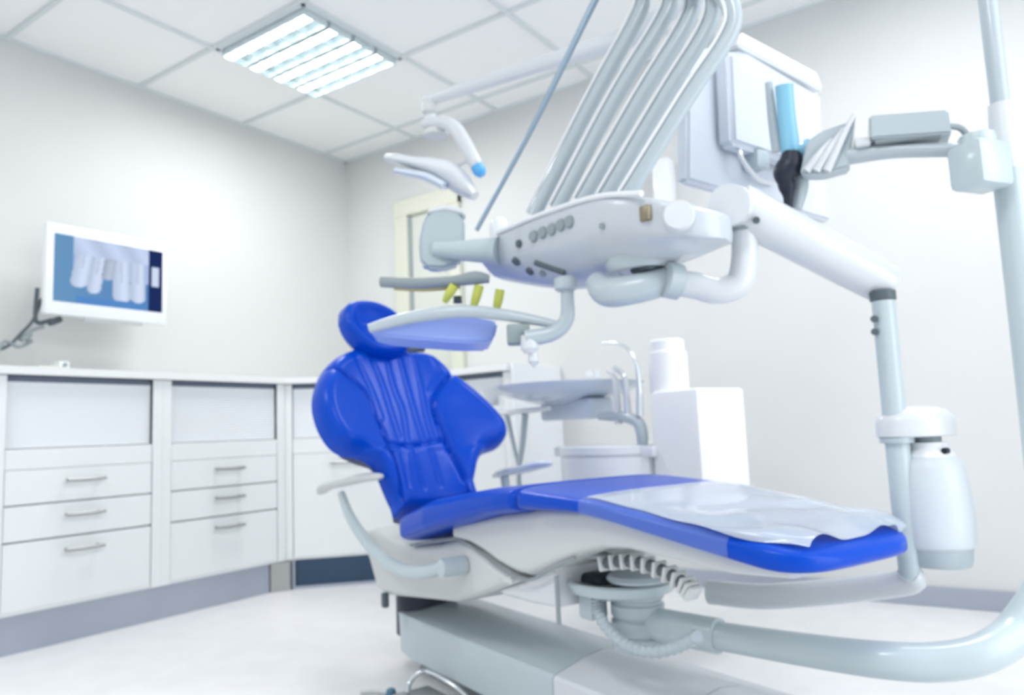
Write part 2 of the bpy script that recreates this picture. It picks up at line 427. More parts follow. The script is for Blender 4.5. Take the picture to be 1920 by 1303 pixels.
b = B(); box(b, (0, 0, 0), (.04, .05, .022), .008, Matrix.Rotation(.7, 4, 'X')); o = link('cable_plug', b, M['mgrey'], None); o.location = q(48, 632); tag(o, 'grey plug lying in the cable tangle beside the monitor', 'plug')
b = B(); box(b, (0, 0, .006), (.05, .10, .012), .005); tube(b, [(0, -.04, .01), (0, -.10, .014), (0, -.13, .008)], .004); o = link('cable_plug', b, M['black'], None); o.location = onZ(30, 668, ZT + .0).tolist(); o.location = (-3.36, 1.31, ZT); tag(o, 'black plug on the worktop at the photo left edge', 'plug')
t_ = thing('desk_dispenser', 'small cream box with a white top on the worktop under the monitor', 'box', (-3.34, 1.475, ZT))
b = B(); box2(b, (-.04, -.05, 0), (.04, .04, .028), .004); link('body', b, M['cream'], t_)
b = B(); box2(b, (-.035, .035, 0), (.03, .075, .05), .004); link('holder', b, M['bwhite'], t_)
b = B(); lathe(b, [(.009, 0), (.009, .006)], (.031, .055, .035), (1, 0, 0), 12); link('button', b, M['mgrey'], t_)

# ------------------------------------------------------------------ dental chair
CH = thing('dental_chair', 'bright blue leather dental chair reclined on a pale grey-blue base', 'dental chair', mtx=CHAIR_M)
CC = -.08
def prof(pxs, yfun):
    a = [LY(x, y, yfun(x)) for x, y in pxs]; X = [p[0] for p in a]; Zz = [p[2] for p in a]
    return X, Zz
def hw(x): # cushion half width along the chair
    return np.interp(x, [-.1, .02, .25, .6, 1.0, 1.35, 1.5], [.19, .215, .245, .245, .225, .175, .16])
yn = lambda px: CC - (.24 if px < 1100 else .24 - .075 * (px - 1100) / 450)
bx, bz = prof([(728, 1025), (800, 1003), (900, 972), (980, 962), (1060, 968), (1150, 993), (1300, 1042), (1450, 1087), (1530, 1105), (1562, 1109)], yn)
tx, tz = prof([(735, 962), (800, 933), (880, 918), (960, 910), (1100, 935), (1300, 985), (1450, 1022), (1562, 1044)], yn)
X0, X1 = min(bx[0], tx[0]) - .005, 1.35
def cushion(xa, xb, r0, r1, n=36):
    rings = []
    for k in range(n + 1):
        t = k / n; x = xa + (xb - xa) * t
        d0, d1 = x - xa, xb - x; e = 1.0
        for dd, rr in ((d0, r0), (d1, r1)):
            if dd < rr: e = min(e, math.sqrt(max(0, 1 - (1 - dd / rr) ** 2)) * .999 + .001)
        zt, zb = np.interp(x, tx, tz), np.interp(x, bx, bz)
        a = hw(x); ea = .25 + .75 * e if max(r0, r1) < .03 else .12 + .88 * e
        zc = (zt + zb) / 2; hh = (zt - zb) / 2 * (.25 + .75 * e)
        rings.append([(x, y, z) for y, z in superell(CC, zc, a * (1 - (1 - e) * (r0 if d0 < d1 else r1) / a), hh, 4.2, 56)])
    b = B(); loft(b, rings); return b
def nonuni(xa, xb, r0, r1):
    return cushion(xa, xb, r0, r1, 70)
XS = LY(962, 910, -.32)[0]
seat = link('seat_cushion', nonuni(X0, XS - .003, .05, .012), M['leather'], CH, angle=60)
leg = link('leg_cushion', nonuni(XS + .003, X1, .012, .09), M['leather'], CH, angle=60)
# clear cover over the leg cushion: lies on the top, wrinkles at the foot; one flap hangs down the near side
def ringpt(x, ang, off):
    e_ = 4.2; zt, zb = np.interp(x, tx, tz), np.interp(x, bx, bz); c, s_ = math.cos(ang), math.sin(ang)
    k = 1.0
    if X1 - x < .09: k = math.sqrt(max(0.02, 1 - (1 - max(0, X1 - x) / .09) ** 2))
    return (float(x), float(CC + (hw(x) - (1 - k) * .09 + off) * math.copysign(abs(c) ** (2 / e_), c)), float((zt + zb) / 2 + ((zt - zb) / 2 * (.35 + .65 * k) + off) * math.copysign(abs(s_) ** (2 / e_), s_)))
def sheet(xa, xb, a0, a1, NX, NA, wr):
    b = B(); rows = []
    for i in range(NX + 1):
        x = xa + (xb - xa) * i / NX
        A0, A1 = a0(x), a1(x)
        rows.append([b.verts.new(ringpt(x, A0 + (A1 - A0) * j / NA, wr(x, j / NA))) for j in range(NA + 1)])
    for p, q_ in zip(rows, rows[1:]):
        for j in range(NA): b.faces.new((p[j], p[j + 1], q_[j + 1], q_[j]))
    return b
XCV = LY(1078, 930, CC - .24)[0]; XFL = LY(1358, 1000, CC - .2)[0]
ft_ = lambda x: max(0, (x - (X1 - .34)) / .34)
def wr_(x, u):
    f = ft_(x)
    return .003 + .0009 * math.sin(13 * x + 7 * u) + f * (.006 * (1 + math.sin(24 * x + 5 * math.sin(6 * u))) + .004 * (1 + math.sin(17 * u + 30 * x)) + .003 * math.sin(60 * x + 11 * u))
edge = lambda x: math.pi - .62 + (.14 * math.sin(23 * x) + .10 * math.sin(41 * x + 1) + .08) * min(1, ft_(x) * 2)
cv = link('protective_cover', sheet(XCV, X1 - .022, lambda x: .45, edge, 110, 60, wr_), M['film'], leg, angle=85)
cv['label'] = 'clear wrinkled plastic cover over the leg cushion'
fl = link('cover_flap', sheet(XCV, XFL, lambda x: edge(x) - .02, lambda x: math.pi + .48 + .05 * math.sin(9 * x), 40, 16, lambda x, u: .004 + .001 * math.sin(40 * x)), M['film2'], leg, angle=85)

# white shells under the cushion
def chp(u, v, d): return (u, d, v)
ys = CC - .185
def LYx(px, py, y): p = LY(px, py, y); return (p[0], p[2])
n_ = 16
xs_ = np.linspace(LY(850, 1000, ys)[0], LY(1540, 1112, ys)[0], n_)
top = [(x, np.interp(x, bx, bz) + .012) for x in xs_]
bot = [LYx(*p, ys) for p in ((1535, 1124), (1440, 1106), (1330, 1078), (1240, 1050), (1170, 1033), (1120, 1033), (1080, 1045), (1040, 1062), (1005, 1079), (985, 1086), (960, 1079), (930, 1060), (905, 1038), (880, 1020), (858, 1012))]
bq_ = sorted(bot); rings = []
for k in range(40):
    t = k / 39; x = xs_[0] + (1.27 - xs_[0]) * t
    zt = np.interp(x, bx, bz) + .012; zb = min(np.interp(x, [p[0] for p in bq_], [p[1] for p in bq_]), zt - .022)
    a_ = min(.185, hw(x) - .035) * (1 if t < .93 else 1 - (t - .93) * 4)
    rings.append([(x, y, z) for y, z in superell(CC, (zt + zb) / 2, a_, (zt - zb) / 2, 7, 40)])
b = B(); loft(b, rings); link('seat_shell', b, M['gplas'], CH, angle=50)
# rear link housing
ys2 = CC - .175
house = [LYx(*p, ys2) for p in ((668, 1000), (690, 1050), (705, 1105), (722, 1117), (800, 1125), (850, 1131), (900, 1118), (960, 1096), (984, 1089), (960, 1080), (930, 1061), (905, 1041), (880, 1022), (855, 1012), (820, 1020), (770, 1025), (735, 1012), (700, 990))]
b = B(); prism(b, house, chp, ys2, CC + .175, .02); link('rear_housing', b, M['gplas'], CH, angle=50)
b = B(); tube(b, [(p[0], ys2 - .001, p[1]) for p in [LYx(*q_, ys2 - .001) for q_ in ((770, 1022), (820, 1014), (862, 1012), (905, 1040), (935, 1064), (985, 1088), (1040, 1064), (1078, 1046))]], .0035, seg=8)
link('gasket', b, M['mgrey'], CH)
# panel below the V and support post into the base
ys3 = CC - .16
pan = [LYx(*p, ys3) for p in ((984, 1090), (1040, 1064), (1045, 1140), (1000, 1132), (950, 1118), (930, 1108))]
b = B(); prism(b, pan, chp, ys3, CC + .15, .008); link('link_cover', b, M['wplas'], CH, angle=50)
b = B(); p0 = LY(775, 1145, CC)
lathe(b, [(.10, .10), (.10, .24), (.085, .25), (.085, .30)], (p0[0] + .10, CC, 0), seg=30); link('lift_column', b, M['black'], CH)
b = B(); p_ = LYx(722, 1120, ys2); box(b, (p_[0] + .0, ys2, p_[1] - .008), (.025, .02, .045), .006); link('side_stop', b, M['dgrey'], CH)

# base on the floor
zb0, zb1 = .045, .175
bxL = LZ(737, 1150, zb1)[0]; byN = LZ(900, 1212, zb1)[1]
BY0, BY1 = byN, byN + .30
def base_piece(xa, xb, ra=0, rb=0, n=10):
    rings = []
    for k in range(n + 1):
        x = xa + (xb - xa) * k / n; e = 1
        if ra and x - xa < ra: e = .55 + .45 * math.sqrt(max(0, 1 - (1 - (x - xa) / ra) ** 2))
        pts = [(BY0 + .03 * (1 - e), zb0 + .01), (BY0 + .02 * (1 - e), zb1 - .008), (BY0 + .006, zb1), (BY0 + .09, zb1 + .022 * e), ((BY0 + BY1) / 2, zb1 + .03 * e), (BY1 - .09, zb1 + .022 * e), (BY1 - .006, zb1), (BY1, zb1 - .008), (BY1 - .03 * (1 - e), zb0 + .01), (BY1 - .03, zb0), (BY0 + .03, zb0)]
        rings.append([(x, y, z * 1) for y, z in pts])
    b = B(); loft(b, rings); bmesh.ops.bevel(b, geom=[e for e in b.edges if len(e.link_faces) == 2 and e.calc_face_angle(0) > .9 and abs(e.verts[0].co.x - e.verts[1].co.x) < 1e-5], offset=.006, segments=2, affect='EDGES'); return b
s1 = LZ(1140, 1255, zb1 + .02)[0]; s2 = LZ(1425, 1270, zb1 + .02)[0]
s1, s2 = .62, .98
bs = link('base_cover', base_piece(bxL, s1 - .0015, .04), M['bluegrey'], CH, angle=35)
b2_ = link('base_cover', base_piece(s1 + .0015, s2 - .0015), M['wplas'], CH, angle=35)
b3_ = link('base_cover', base_piece(s2 + .0015, 1.42), M['wplas'], CH, angle=35)
b = B(); box2(b, (bxL + .06, BY0 + .05, 0), (1.38, BY1 - .05, zb0 + .004), .004); link('floor_plate', b, M['mgrey'], CH)

# backrest -------------------------------------------------
REC = math.radians(24); PB0 = np.array([-.08, 0, .5]); NB = np.array([math.cos(REC), 0, math.sin(REC)]); TB = np.array([-math.sin(REC), 0, math.cos(REC)])
def bp(px, py, off=0):   # pixel -> (y, t) on the backrest plane
    p = LP(px, py, PB0 + NB * off, NB); q = p - PB0; return np.array([q[1], q @ TB])
def pip_dist(pt, poly):
    a = poly; c = np.roll(poly, -1, 0); ab = c - a
    t = np.clip(((pt - a) * ab).sum(1) / np.maximum((ab ** 2).sum(1), 1e-12), 0, 1)
    return np.sqrt((((a + ab * t[:, None]) - pt) ** 2).sum(1).min())
def line_dist(pt, pl):
    a = pl[:-1]; ab = pl[1:] - a
    t = np.clip(((pt - a) * ab).sum(1) / np.maximum((ab ** 2).sum(1), 1e-12), 0, 1)
    return np.sqrt((((a + ab * t[:, None]) - pt) ** 2).sum(1).min())
def sp(pts, n=6): return np.array([q_.tolist() for q_ in spline([np.array(p) for p in pts], n)])
OF = .035
left = sp([bp(*p, OF) for p in ((737, 945), (722, 915), (712, 893), (700, 872), (675, 858), (645, 853), (618, 836), (596, 800), (587, 760), (592, 725), (606, 694), (628, 670), (665, 652), (700, 648))])
right = sp([bp(*p, OF) for p in ((885, 908), (888, 890), (893, 868), (906, 850), (930, 841), (943, 826), (939, 802), (922, 778), (895, 750), (868, 725), (848, 705), (825, 680), (800, 662), (760, 652))])
outline = np.vstack([[left[0] * [1, 0] + [0, -.02]], left, right[::-1], [right[0] * [1, 0] + [0, -.02]]])
seams = [sp([bp(*p, OF) for p in pl]) for pl in (((603, 694), (645, 715), (682, 745), (702, 790), (722, 840), (737, 890), (745, 935)), ((850, 702), (822, 728), (808, 755), (812, 785), (830, 830), (850, 875), (862, 908)))]
hseam = sp([bp(*p, OF) for p in ((724, 838), (775, 838), (828, 828))])
pleats = [sp([bp(*p, OF) for p in pl]) for pl in (((690, 668), (712, 720), (728, 770), (745, 825)), ((720, 668), (735, 730), (752, 775), (760, 830)), ((745, 672), (762, 735), (775, 780), (790, 828)), ((768, 668), (785, 730), (795, 780), (808, 826)), ((660, 672), (690, 730), (712, 790)), ((800, 672), (812, 705), (800, 740)),
          ((748, 850), (760, 920)), ((775, 850), (790, 918)), ((805, 848), (822, 912)))]
tt = sorted(set(np.linspace(outline[:, 1].min() + 1e-4, outline[:, 1].max() - 1e-4, 120)))
NC = 110
lt = left[np.argsort(left[:, 1])]; rt = right[np.argsort(right[:, 1])]
def seam_y(s, t): q_ = s[np.argsort(s[:, 1])]; return np.interp(t, q_[:, 1], q_[:, 0])
def backpt(y, t, d, s):
    Rr = .05
    off = OF + .02
    if d < Rr: off -= .10 * (1 - math.sqrt(max(0, 1 - (1 - d / Rr) ** 2)))
    off += .045 * abs(s) ** 2.2
    pt = np.array([y, t])
    for sm in seams:
        dd = line_dist(pt, sm); off -= .012 * math.exp(-(dd / .0065) ** 2)
    off -= .010 * math.exp(-(line_dist(pt, hseam) / .006) ** 2)
    ins = seams_in(y, t)
    if not ins: off += .020 * (1 - math.exp(-min(line_dist(pt, sm) for sm in seams) / .045))
    if ins:
        off -= .004
        for pl in pleats: off -= .0042 * math.exp(-(line_dist(pt, pl) / .007) ** 2)
    return PB0 + TB * t + NB * off + np.array([0, y, 0])
def seams_in(y, t): return seam_y(seams[0], t) < y < seam_y(seams[1], t) or t > max(seams[0][:, 1].max(), seams[1][:, 1].max())
grid = []; meta = []
for t in tt:
    yl, yr = np.interp(t, lt[:, 1], lt[:, 0]), np.interp(t, rt[:, 1], rt[:, 0])
    row = []
    for j in range(NC + 1):
        u = j / NC; u = .5 - .5 * math.cos(math.pi * u) if True else u; u = .5 * u + .5 * (j / NC)
        y = yl + (yr - yl) * u; d = pip_dist(np.array([y, t]), outline) if 0 < j < NC else 0
        if t < outline[:, 1].min() + .03: d = max(d, 0)
        row.append((backpt(y, t, d, (u - .5) * 2), seams_in(y, t), y, t))
    grid.append(row)
back = thing('backrest', '', ''); del back['label']; del back['category']; back.parent = CH
def region(j, i):
    y = (grid[i][j][2] + grid[i + 1][j + 1][2]) / 2; t = (grid[i][j][3] + grid[i + 1][j + 1][3]) / 2
    if seams_in(y, t): return 1
    return 0 if y < seam_y(seams[0], t) else 2
for reg, nm in ((1, 'center_cushion'), (0, 'side_bolster'), (2, 'side_bolster')):
    b = B(); vm = {}
    def gv(i, j):
        if (i, j) not in vm: vm[(i, j)] = b.verts.new(grid[i][j][0].tolist())
        return vm[(i, j)]
    for i in range(len(grid) - 1):
        for j in range(NC):
            if region(j, i) == reg: b.faces.new((gv(i, j), gv(i, j + 1), gv(i + 1, j + 1), gv(i + 1, j)))
    link(nm, b, M['leather'], back, angle=80)
# rear shell of the backrest
b = B(); rows = []
for i in range(0, len(grid), 4):
    row = grid[i]; ring = []
    for j in range(0, NC + 1, 5):
        p = row[j][0]; u = (j / NC - .5) * 2
        yc_ = (row[0][2] + row[-1][2]) / 2; base = PB0 + TB * min(row[j][3], outline[:, 1].max() - .03) + np.array([0, yc_ + (row[j][2] - yc_) * .86, 0])
        ring.append(base + NB * (-.03 - .045 * (1 - u * u)))
    rows.append(ring)
vs = [[b.verts.new(p.tolist()) for p in r] for r in rows]
for a, c in zip(vs, vs[1:]):
    for j in range(len(a) - 1): b.faces.new((a[j], a[j + 1], c[j + 1], c[j]))
link('rear_shell', b, M['wplas'], back, angle=60)

# headrest -------------------------------------------------
HO = .075
hout = sp([bp(*p, HO) for p in ((640, 600), (642, 578), (655, 567), (690, 567), (722, 578), (745, 594), (764, 618), (772, 640), (764, 658), (742, 667), (712, 667), (685, 656), (660, 634), (646, 615), (640, 600))])[:-1]
hc = hout.mean(0)
b = B(); RN = 14; rings = []
for k in range(RN + 1):
    f = k / RN; ring = []
    for q_ in hout:
        pt = hc + (q_ - hc) * f; d = 1 - f
        edge = max(0, (f - .78) / .22)
        off = HO + .02 * f ** 2 + .02 * math.exp(-((f - .8) / .2) ** 2) - .06 * (1 - math.sqrt(max(0, 1 - edge ** 2)))
        off -= .012 * math.exp(-(((pt[1] - hc[1] - .02) / .012) ** 2)) * (1 if f < .9 else 0) * .5
        ring.append(PB0 + TB * pt[1] + NB * off + np.array([0, pt[0], 0]))
    rings.append(ring)
back_ring = [PB0 + TB * q_[1] + NB * (HO - .05) + np.array([0, q_[0], 0]) for q_ in (hc + (hout - hc) * .92)]
rings.append(back_ring); rings.append([PB0 + TB * q_[1] + NB * (HO - .062) + np.array([0, q_[0], 0]) for q_ in (hc + (hout - hc) * .7)])
loft(b, rings); bmesh.ops.remove_doubles(b, verts=b.verts, dist=1e-5)
link('headrest', b, M['leather'], CH, angle=80)
b = B(); pa = PB0 + TB * (hc[1] - .02) + NB * .01 + np.array([0, hc[0], 0]); pb = PB0 + TB * (hc[1] - .22) + NB * (-.02) + np.array([0, hc[0], 0])
tube(b, [pa, pb], .022, curve=False); link('headrest_stem', b, M['steel'], CH)
b = B(); p = bp(789, 652, 0); pk = PB0 + TB * p[1] + np.array([0, p[0], 0]); tube(b, [pk + np.array([0, -.05, -.01]), pk], .014, curve=False); lathe(b, [(.016, 0), (.016, .02)], pk + np.array([0, -.01, 0]), (0, 1, 0)); link('headrest_knob', b, M['dgrey'], CH)

# armrests
ya = CC - .228
arm_pts = [LY(*p, ya) for p in ((640, 925), (655, 965), (680, 1005), (715, 1045), (760, 1070), (800, 1072), (835, 1062))]
b = B(); tube(b, arm_pts, [.013, .016, .018, .019, .019, .019, .017], flat=1); 
AR = link('armrest', b, M['bluegrey'], CH)
b = B(); e = LY(838, 1064, ya); lathe(b, [(.0, -.02), (.022, -.018), (.024, .0), (.024, .05)], (e[0], ya - .0, e[2]), (0, 1, 0)); link('pivot', b, M['bluegrey'], AR)
def pad(pts, yc, w0, parent, m):
    P_ = [LY(*p, yc) for p in pts]; b = B(); rings = []
    q_ = spline([np.array([*p, w_]) for p, w_ in zip(P_, w0)], 6)
    for k, p in enumerate(q_):
        t = k / (len(q_) - 1); e = math.sqrt(max(.02, 1 - abs(2 * t - 1) ** 6))
        rings.append([(p[0], y, z) for y, z in superell(p[1], p[2], p[3] * e, .014 * e, 2.6, 24)])
    loft(b, rings); return link('arm_pad', b, m, parent, angle=70)
pad(((600, 925), (612, 912), (640, 905), (680, 896), (718, 893)), ya, [.02, .03, .032, .03, .02], AR, M['gplas'])
yf = CC + .27
b = B(); f_ = [LY(*p, yf) for p in ((945, 888), (952, 930), (965, 980))]; tube(b, f_, .016); AR2 = link('armrest', b, M['bluegrey'], CH)
pad(((925, 893), (950, 885), (985, 879), (1010, 872), (1034, 868)), yf, [.02, .03, .03, .03, .02], AR2, M['spitt'])

# under-seat mechanism: cup plate, cable chain, turret, hose
ym = CC - .14
UM = link('swivel_cup', (lambda b: lathe(b, [(.0, -.03), (.06, -.03), (.115, -.012), (.125, .008), (.118, .012), (.10, .004), (.0, .002)], LY(1165, 1092, CC - .02)))(B()), M['bluegrey'], CH)
b = B(); lathe(b, [(0, 0), (.062, 0), (.066, .006), (.060, .014), (0, .018)], LY(1195, 1088, CC - .04)); link('bearing_disc', b, M['hose'], UM)
b = B(); pl = [LY(*p, CC - .12) for p in ((1035, 1060), (1075, 1046), (1130, 1042), (1165, 1056))]; tube(b, pl, .013, flat=.6); link('dark_bracket', b, M['mgrey'], CH)
b = B(); p = LY(1125, 1085, CC - .05); box(b, p, (.09, .08, .03), .012); link('motor_block', b, M['black'], CH)
chain = spline([LY(*p, CC - .13) for p in ((1135, 1056), (1175, 1052), (1215, 1059), (1255, 1076), (1285, 1096), (1300, 1112))], 2)
b = B(); tube(b, chain, .0125, curve=False, seg=8); CHN = link('cable_chain', b, M['dgrey'], CH)
b = B()
for i, p in enumerate(chain):
    a_ = chain[max(i - 1, 0)]; c_ = chain[min(i + 1, len(chain) - 1)]; dirv = c_ - a_; ang = math.atan2(dirv[2], dirv[0])
    if i % 1 == 0: box(b, p, (.0095, .034, .030), .003, Matrix.Rotation(-ang, 4, 'Y'))
link('chain_links', b, M['gplas'], CHN)
TU = LY(1196, 1150, CC - .02)
b = B(); r_ = .058
z = [0]; prf = []
for k in range(4):
    prf += [(r_ - .002 * k, -.072 + k * .034), (r_, -.066 + k * .034), (r_, -.046 + k * .034), (r_ - .006, -.042 + k * .034)]
lathe(b, [(.0, -.078), (r_ * .8, -.076)] + prf + [(0, .065)], TU, seg=40); link('turret', b, M['hose'], CH, angle=30)
b = B(); hp = [LY(*p, CC - .10) for p in ((1115, 1125), (1122, 1150), (1145, 1185), (1180, 1212), (1225, 1222), (1270, 1212), (1310, 1192))]
sph = spline(hp, 14); rr = [.0115 + .0018 * math.cos(i * 1.6) for i in range(len(sph))]
tube(b, sph, rr, curve=False, seg=12); link('corrugated_hose', b, M['hose'], CH)
b = B(); p = LY(1112, 1135, CC - .09); box(b, p, (.045, .05, .055), .008); link('hose_socket', b, M['hose'], CH)
b = B(); p = LY(1045, 1125, ys3 - .01); tube(b, [p + np.array([0, 0, .05]), p + np.array([0.002, 0, -.05])], .005, curve=False); link('release_lever', b, M['mgrey'], CH)

# ------------------------------------------------------------------ swing tube and pole carrying light + arms
PB = LD(1900, 400, 1.38)   # pole foot axis (local)
pole_xy = PB[:2]
TZ = TU[2] - .015
PO = thing('swing_pole', 'thick pale tube sweeping from under the seat up into the tall right-hand pole', 'pole', mtx=CHAIR_M)
sw = [LZ(*p, TZ) for p in ((1205, 1165), (1345, 1192), (1500, 1217), (1650, 1237), (1760, 1241))]
e0 = LZ(1850, 1222, TZ + .015); e1 = np.array([pole_xy[0], pole_xy[1], .47])
mid = LZ(1915, 1170, TZ + .05)
b = B(); tube(b, sw[1:4] + [sw[4], e0, mid, e1, np.array([*pole_xy, .62]), np.array([*pole_xy, 1.0]), np.array([*pole_xy, 1.185])], [.027, .029, .031, .032, .032, .032, .031, .029, .027, .027], n=10, seg=24)
link('swing_tube', b, M['bluegrey'], PO)
b = B(); dv = sw[1] - sw[0]
pr_ = [(sw[0] + dv * t) for t in (.0, .5, 1.02)]
tube(b, pr_, [.034, .034, .034], curve=False, seg=20); link('tube_socket', b, M['bluegrey'], PO)
b = B(); tube(b, [np.array([*pole_xy, 1.17]), np.array([*pole_xy, 1.19]), np.array([*pole_xy, 1.9])], [.018, .0165, .0165], curve=False, seg=20); link('upper_pole', b, M['hose'], PO)
b = B(); tube(b, [np.array([*pole_xy, 1.17]), np.array([*pole_xy, 1.30])], [.028, .021], curve=False, seg=20); link('pole_collar', b, M['wplas'], PO)

# bracket block on the pole + horizontal arm + tray box + holder fan : the assistant arm
AS = thing('assistant_arm', 'grey-white arm with handpiece holder reaching left from the right-hand pole', 'holder arm', mtx=CHAIR_M)
bk = LD(1835, 312, 1.36); 
uo = np.array([*pole_xy, bk[2]]) - bk; yawb = math.atan2(uo[1], uo[0])
RB = Matrix.Rotation(yawb, 4, 'Z')
b = B(); box(b, bk + uo * .05, (.085, .07, .085), .012, RB); link('bracket_block', b, M['bluegrey'], AS)
b = B(); p = LD(1833, 272, 1.36); lathe(b, [(.0, .02), (.028, .018), (.030, .0), (.030, -.03), (0, -.03)], p); link('bracket_cap', b, M['bluegrey'], AS)
b = B(); a0 = LD(1860, 282, 1.37); a1 = LD(1690, 283, 1.45); a2 = LD(1590, 293, 1.5); a3 = LD(1505, 310, 1.55)
tube(b, [a0, a1, a2], [.017, .018, .022], flat=.75, seg=16); link('arm_beam', b, M['hose'], AS)
# holder: flared plate with finger slots
b = B(); DH = 1.5
hol = [(1500, 325), (1512, 265), (1540, 245), (1590, 228), (1604, 212), (1600, 250), (1592, 312), (1540, 326)]
ref = LD(1550, 280, DH); nrm = np.array([lray(1550, 280)[0], lray(1550, 280)[1], 0]); nrm /= np.linalg.norm(nrm)
hpn = lambda px, py: LP(px, py, ref, nrm)
def slab(pix, thick, bev=.004, off=0):
    b = B(); P_ = [hpn(*p) + nrm * off for p in pix]
    f0 = [b.verts.new(p.tolist()) for p in P_]; f1 = [b.verts.new((p + nrm * thick).tolist()) for p in P_]
    b.faces.new(f0); b.faces.new(f1[::-1]); n = len(P_)
    for i in range(n): b.faces.new((f0[i], f1[i], f1[(i + 1) % n], f0[(i + 1) % n]))
    bmesh.ops.recalc_face_normals(b, faces=b.faces)
    bmesh.ops.bevel(b, geom=b.edges[:], offset=bev, segments=2, affect='EDGES'); return b
HD = link('handpiece_holder', slab(hol, .05), M['hose'], AS, angle=50)
for x0, y0, x1, y1 in ((1512, 322, 1560, 262), (1530, 322, 1582, 242), (1550, 322, 1602, 215)):
    b = B(); tube(b, [hpn(x0, y0) - nrm * .006, hpn((x0 + x1) / 2, (y0 + y1) / 2) - nrm * .01, hpn(x1, y1) - nrm * .004], [.009, .007, .004], seg=10); link('holder_finger', b, M['wplas'], HD)
# keypad box on the arm
DK = 1.42
b = slab([(1628, 225), (1775, 214), (1782, 258), (1630, 268)], .09, .004, LD(1700, 240, DK) @ nrm - ref @ nrm); kb = link('control_box', b, M['hose'], AS, angle=50)
b = slab([(1640, 267), (1762, 256), (1762, 262), (1640, 274)], .07, .001, LD(1700, 240, DK) @ nrm - ref @ nrm + .006); link('box_gasket', b, M['mgrey'], kb)
b = slab([(1600, 262), (1632, 262), (1632, 276), (1604, 280)], .05, .002, LD(1700, 240, DK) @ nrm - ref @ nrm + .01); link('box_bracket', b, M['wplas'], kb)
b = B(); tube(b, [LD(1778, 236, DK), LD(1800, 240, DK), LD(1812, 255, DK), LD(1800, 268, DK)], .006, seg=10); link('box_cable', b, M['mgrey'], kb)

# syringe with sleeve standing in the holder, in front of the white screen housing
SY = thing('syringe_handpiece', 'blue sleeved handpiece with black lower grip left of the holder arm', 'handpiece', mtx=CHAIR_M)
D_ = 1.55
b = B(); tube(b, [LD(1470, 160, D_), LD(1474, 210, D_), LD(1480, 262, D_), LD(1484, 292, D_)], [.018, .018, .019, .02], flat=.7, seg=16); link('sleeve', b, M['bluefilm'], SY)
b = B(); tube(b, [LD(1441, 155, D_ + .02), LD(1448, 220, D_ + .02), LD(1458, 285, D_ + .02)], [.008, .010, .012], seg=12); link('nozzle', b, M['hose'], SY)
b = B(); tube(b, [LD(1484, 285, D_), LD(1482, 308, D_), LD(1472, 325, D_), LD(1473, 345, D_)], [.018, .026, .024, .015], seg=16)
tube(b, [LD(1474, 340, D_), LD(1476, 352, D_), LD(1478, 368, D_), LD(1478, 390, D_)], [.018, .017, .011, .009], seg=14); link('grip', b, M['black'], SY)
b = B(); tube(b, [LD(1500, 318, D_ + .02), LD(1502, 350, D_ + .02), LD(1494, 392, D_ + .02)], [.014, .015, .010], seg=12); link('hose_tail', b, M['hose'], SY)
b = B(); tube(b, [LD(1484, 283, D_), LD(1505, 280, D_), LD(1518, 268, D_)], [.016, .015, .012], seg=12); link('coupling', b, M['bluefilm'], SY)

# ------------------------------------------------------------------ patient screen seen from behind
nm = np.array([.78, .62, 0]) ; 
PS = thing('patient_monitor', 'large white monitor housing seen from behind upper right of the hoses', 'monitor', mtx=CHAIR_M)
c0 = LD(1440, 240, 1.88)
yaw_m = None
# horizontal edge direction of the housing vanishes near (2600, 742)
dh = lray(2610, 742); dh[2] = 0; dh /= np.linalg.norm(dh); dn = np.array([-dh[1], dh[0], 0])
if dn @ (c0 - CE) < 0: dn = -dn      # away from the camera
def mp(px, py, off=0): return LP(px, py, c0 + dn * off, dn)
def mslab(pix, o0, o1, bev):
    b = B(); P0 = [mp(*p, o0) for p in pix]
    f0 = [b.verts.new(p.tolist()) for p in P0]; f1 = [b.verts.new((p + dn * (o1 - o0)).tolist()) for p in P0]
    b.faces.new(f0); b.faces.new(f1[::-1]); n = len(pix)
    for i in range(n): b.faces.new((f0[i], f1[i], f1[(i + 1) % n], f0[(i + 1) % n]))
    bmesh.ops.recalc_face_normals(b, faces=b.faces)
    bmesh.ops.bevel(b, geom=b.edges[:], offset=bev, segments=3, affect='EDGES'); return b
link('screen_housing', mslab([(1290, 105), (1395, 62), (1530, 135), (1560, 415), (1290, 338)], .05, .085, .008), M['spitt2'], PS)
link('rear_box', mslab([(1368, 95), (1400, 92), (1541, 178), (1545, 325), (1376, 268)], -.0, .05, .012), M['spitt2'] if 'spitt2' in M else M['wplas'], PS)
link('top_cover', mslab([(1393, 58), (1531, 133), (1545, 170), (1385, 84)], .0, .05, .006), M['bwhite'], PS)
b = B(); tube(b, [mp(1385, 275, .02), mp(1392, 300, .0), mp(1420, 335, .02), mp(1450, 345, .04)], .006, seg=8); link('rear_cable', b, M['wplas'], PS)
b = B(); box(b, mp(1410, 305, .035), (.075, .05, .05), .01); link('port_block', b, M['hose'], PS)
b = B(); tube(b, [mp(1500, 300, .02), LD(1515, 298, 1.6), LD(1560, 292, 1.56)], .015, seg=12); link('mounting_arm', b, M['hose'], PS)

# small white dispenser on the back wall
b = B(); a_ = onY(1220, 300, YB - .1); c_ = onY(1257, 372, YB - .1)
box2(b, (a_[0], YB - .1, c_[2] - .12), (c_[0], YB - .001, a_[2]), .012)
tag(origin(link('wall_dispenser', b, M['bwhite'], None), (a_[0], YB, c_[2])), 'small bright white box on the back wall right of the grey hoses', 'dispenser')

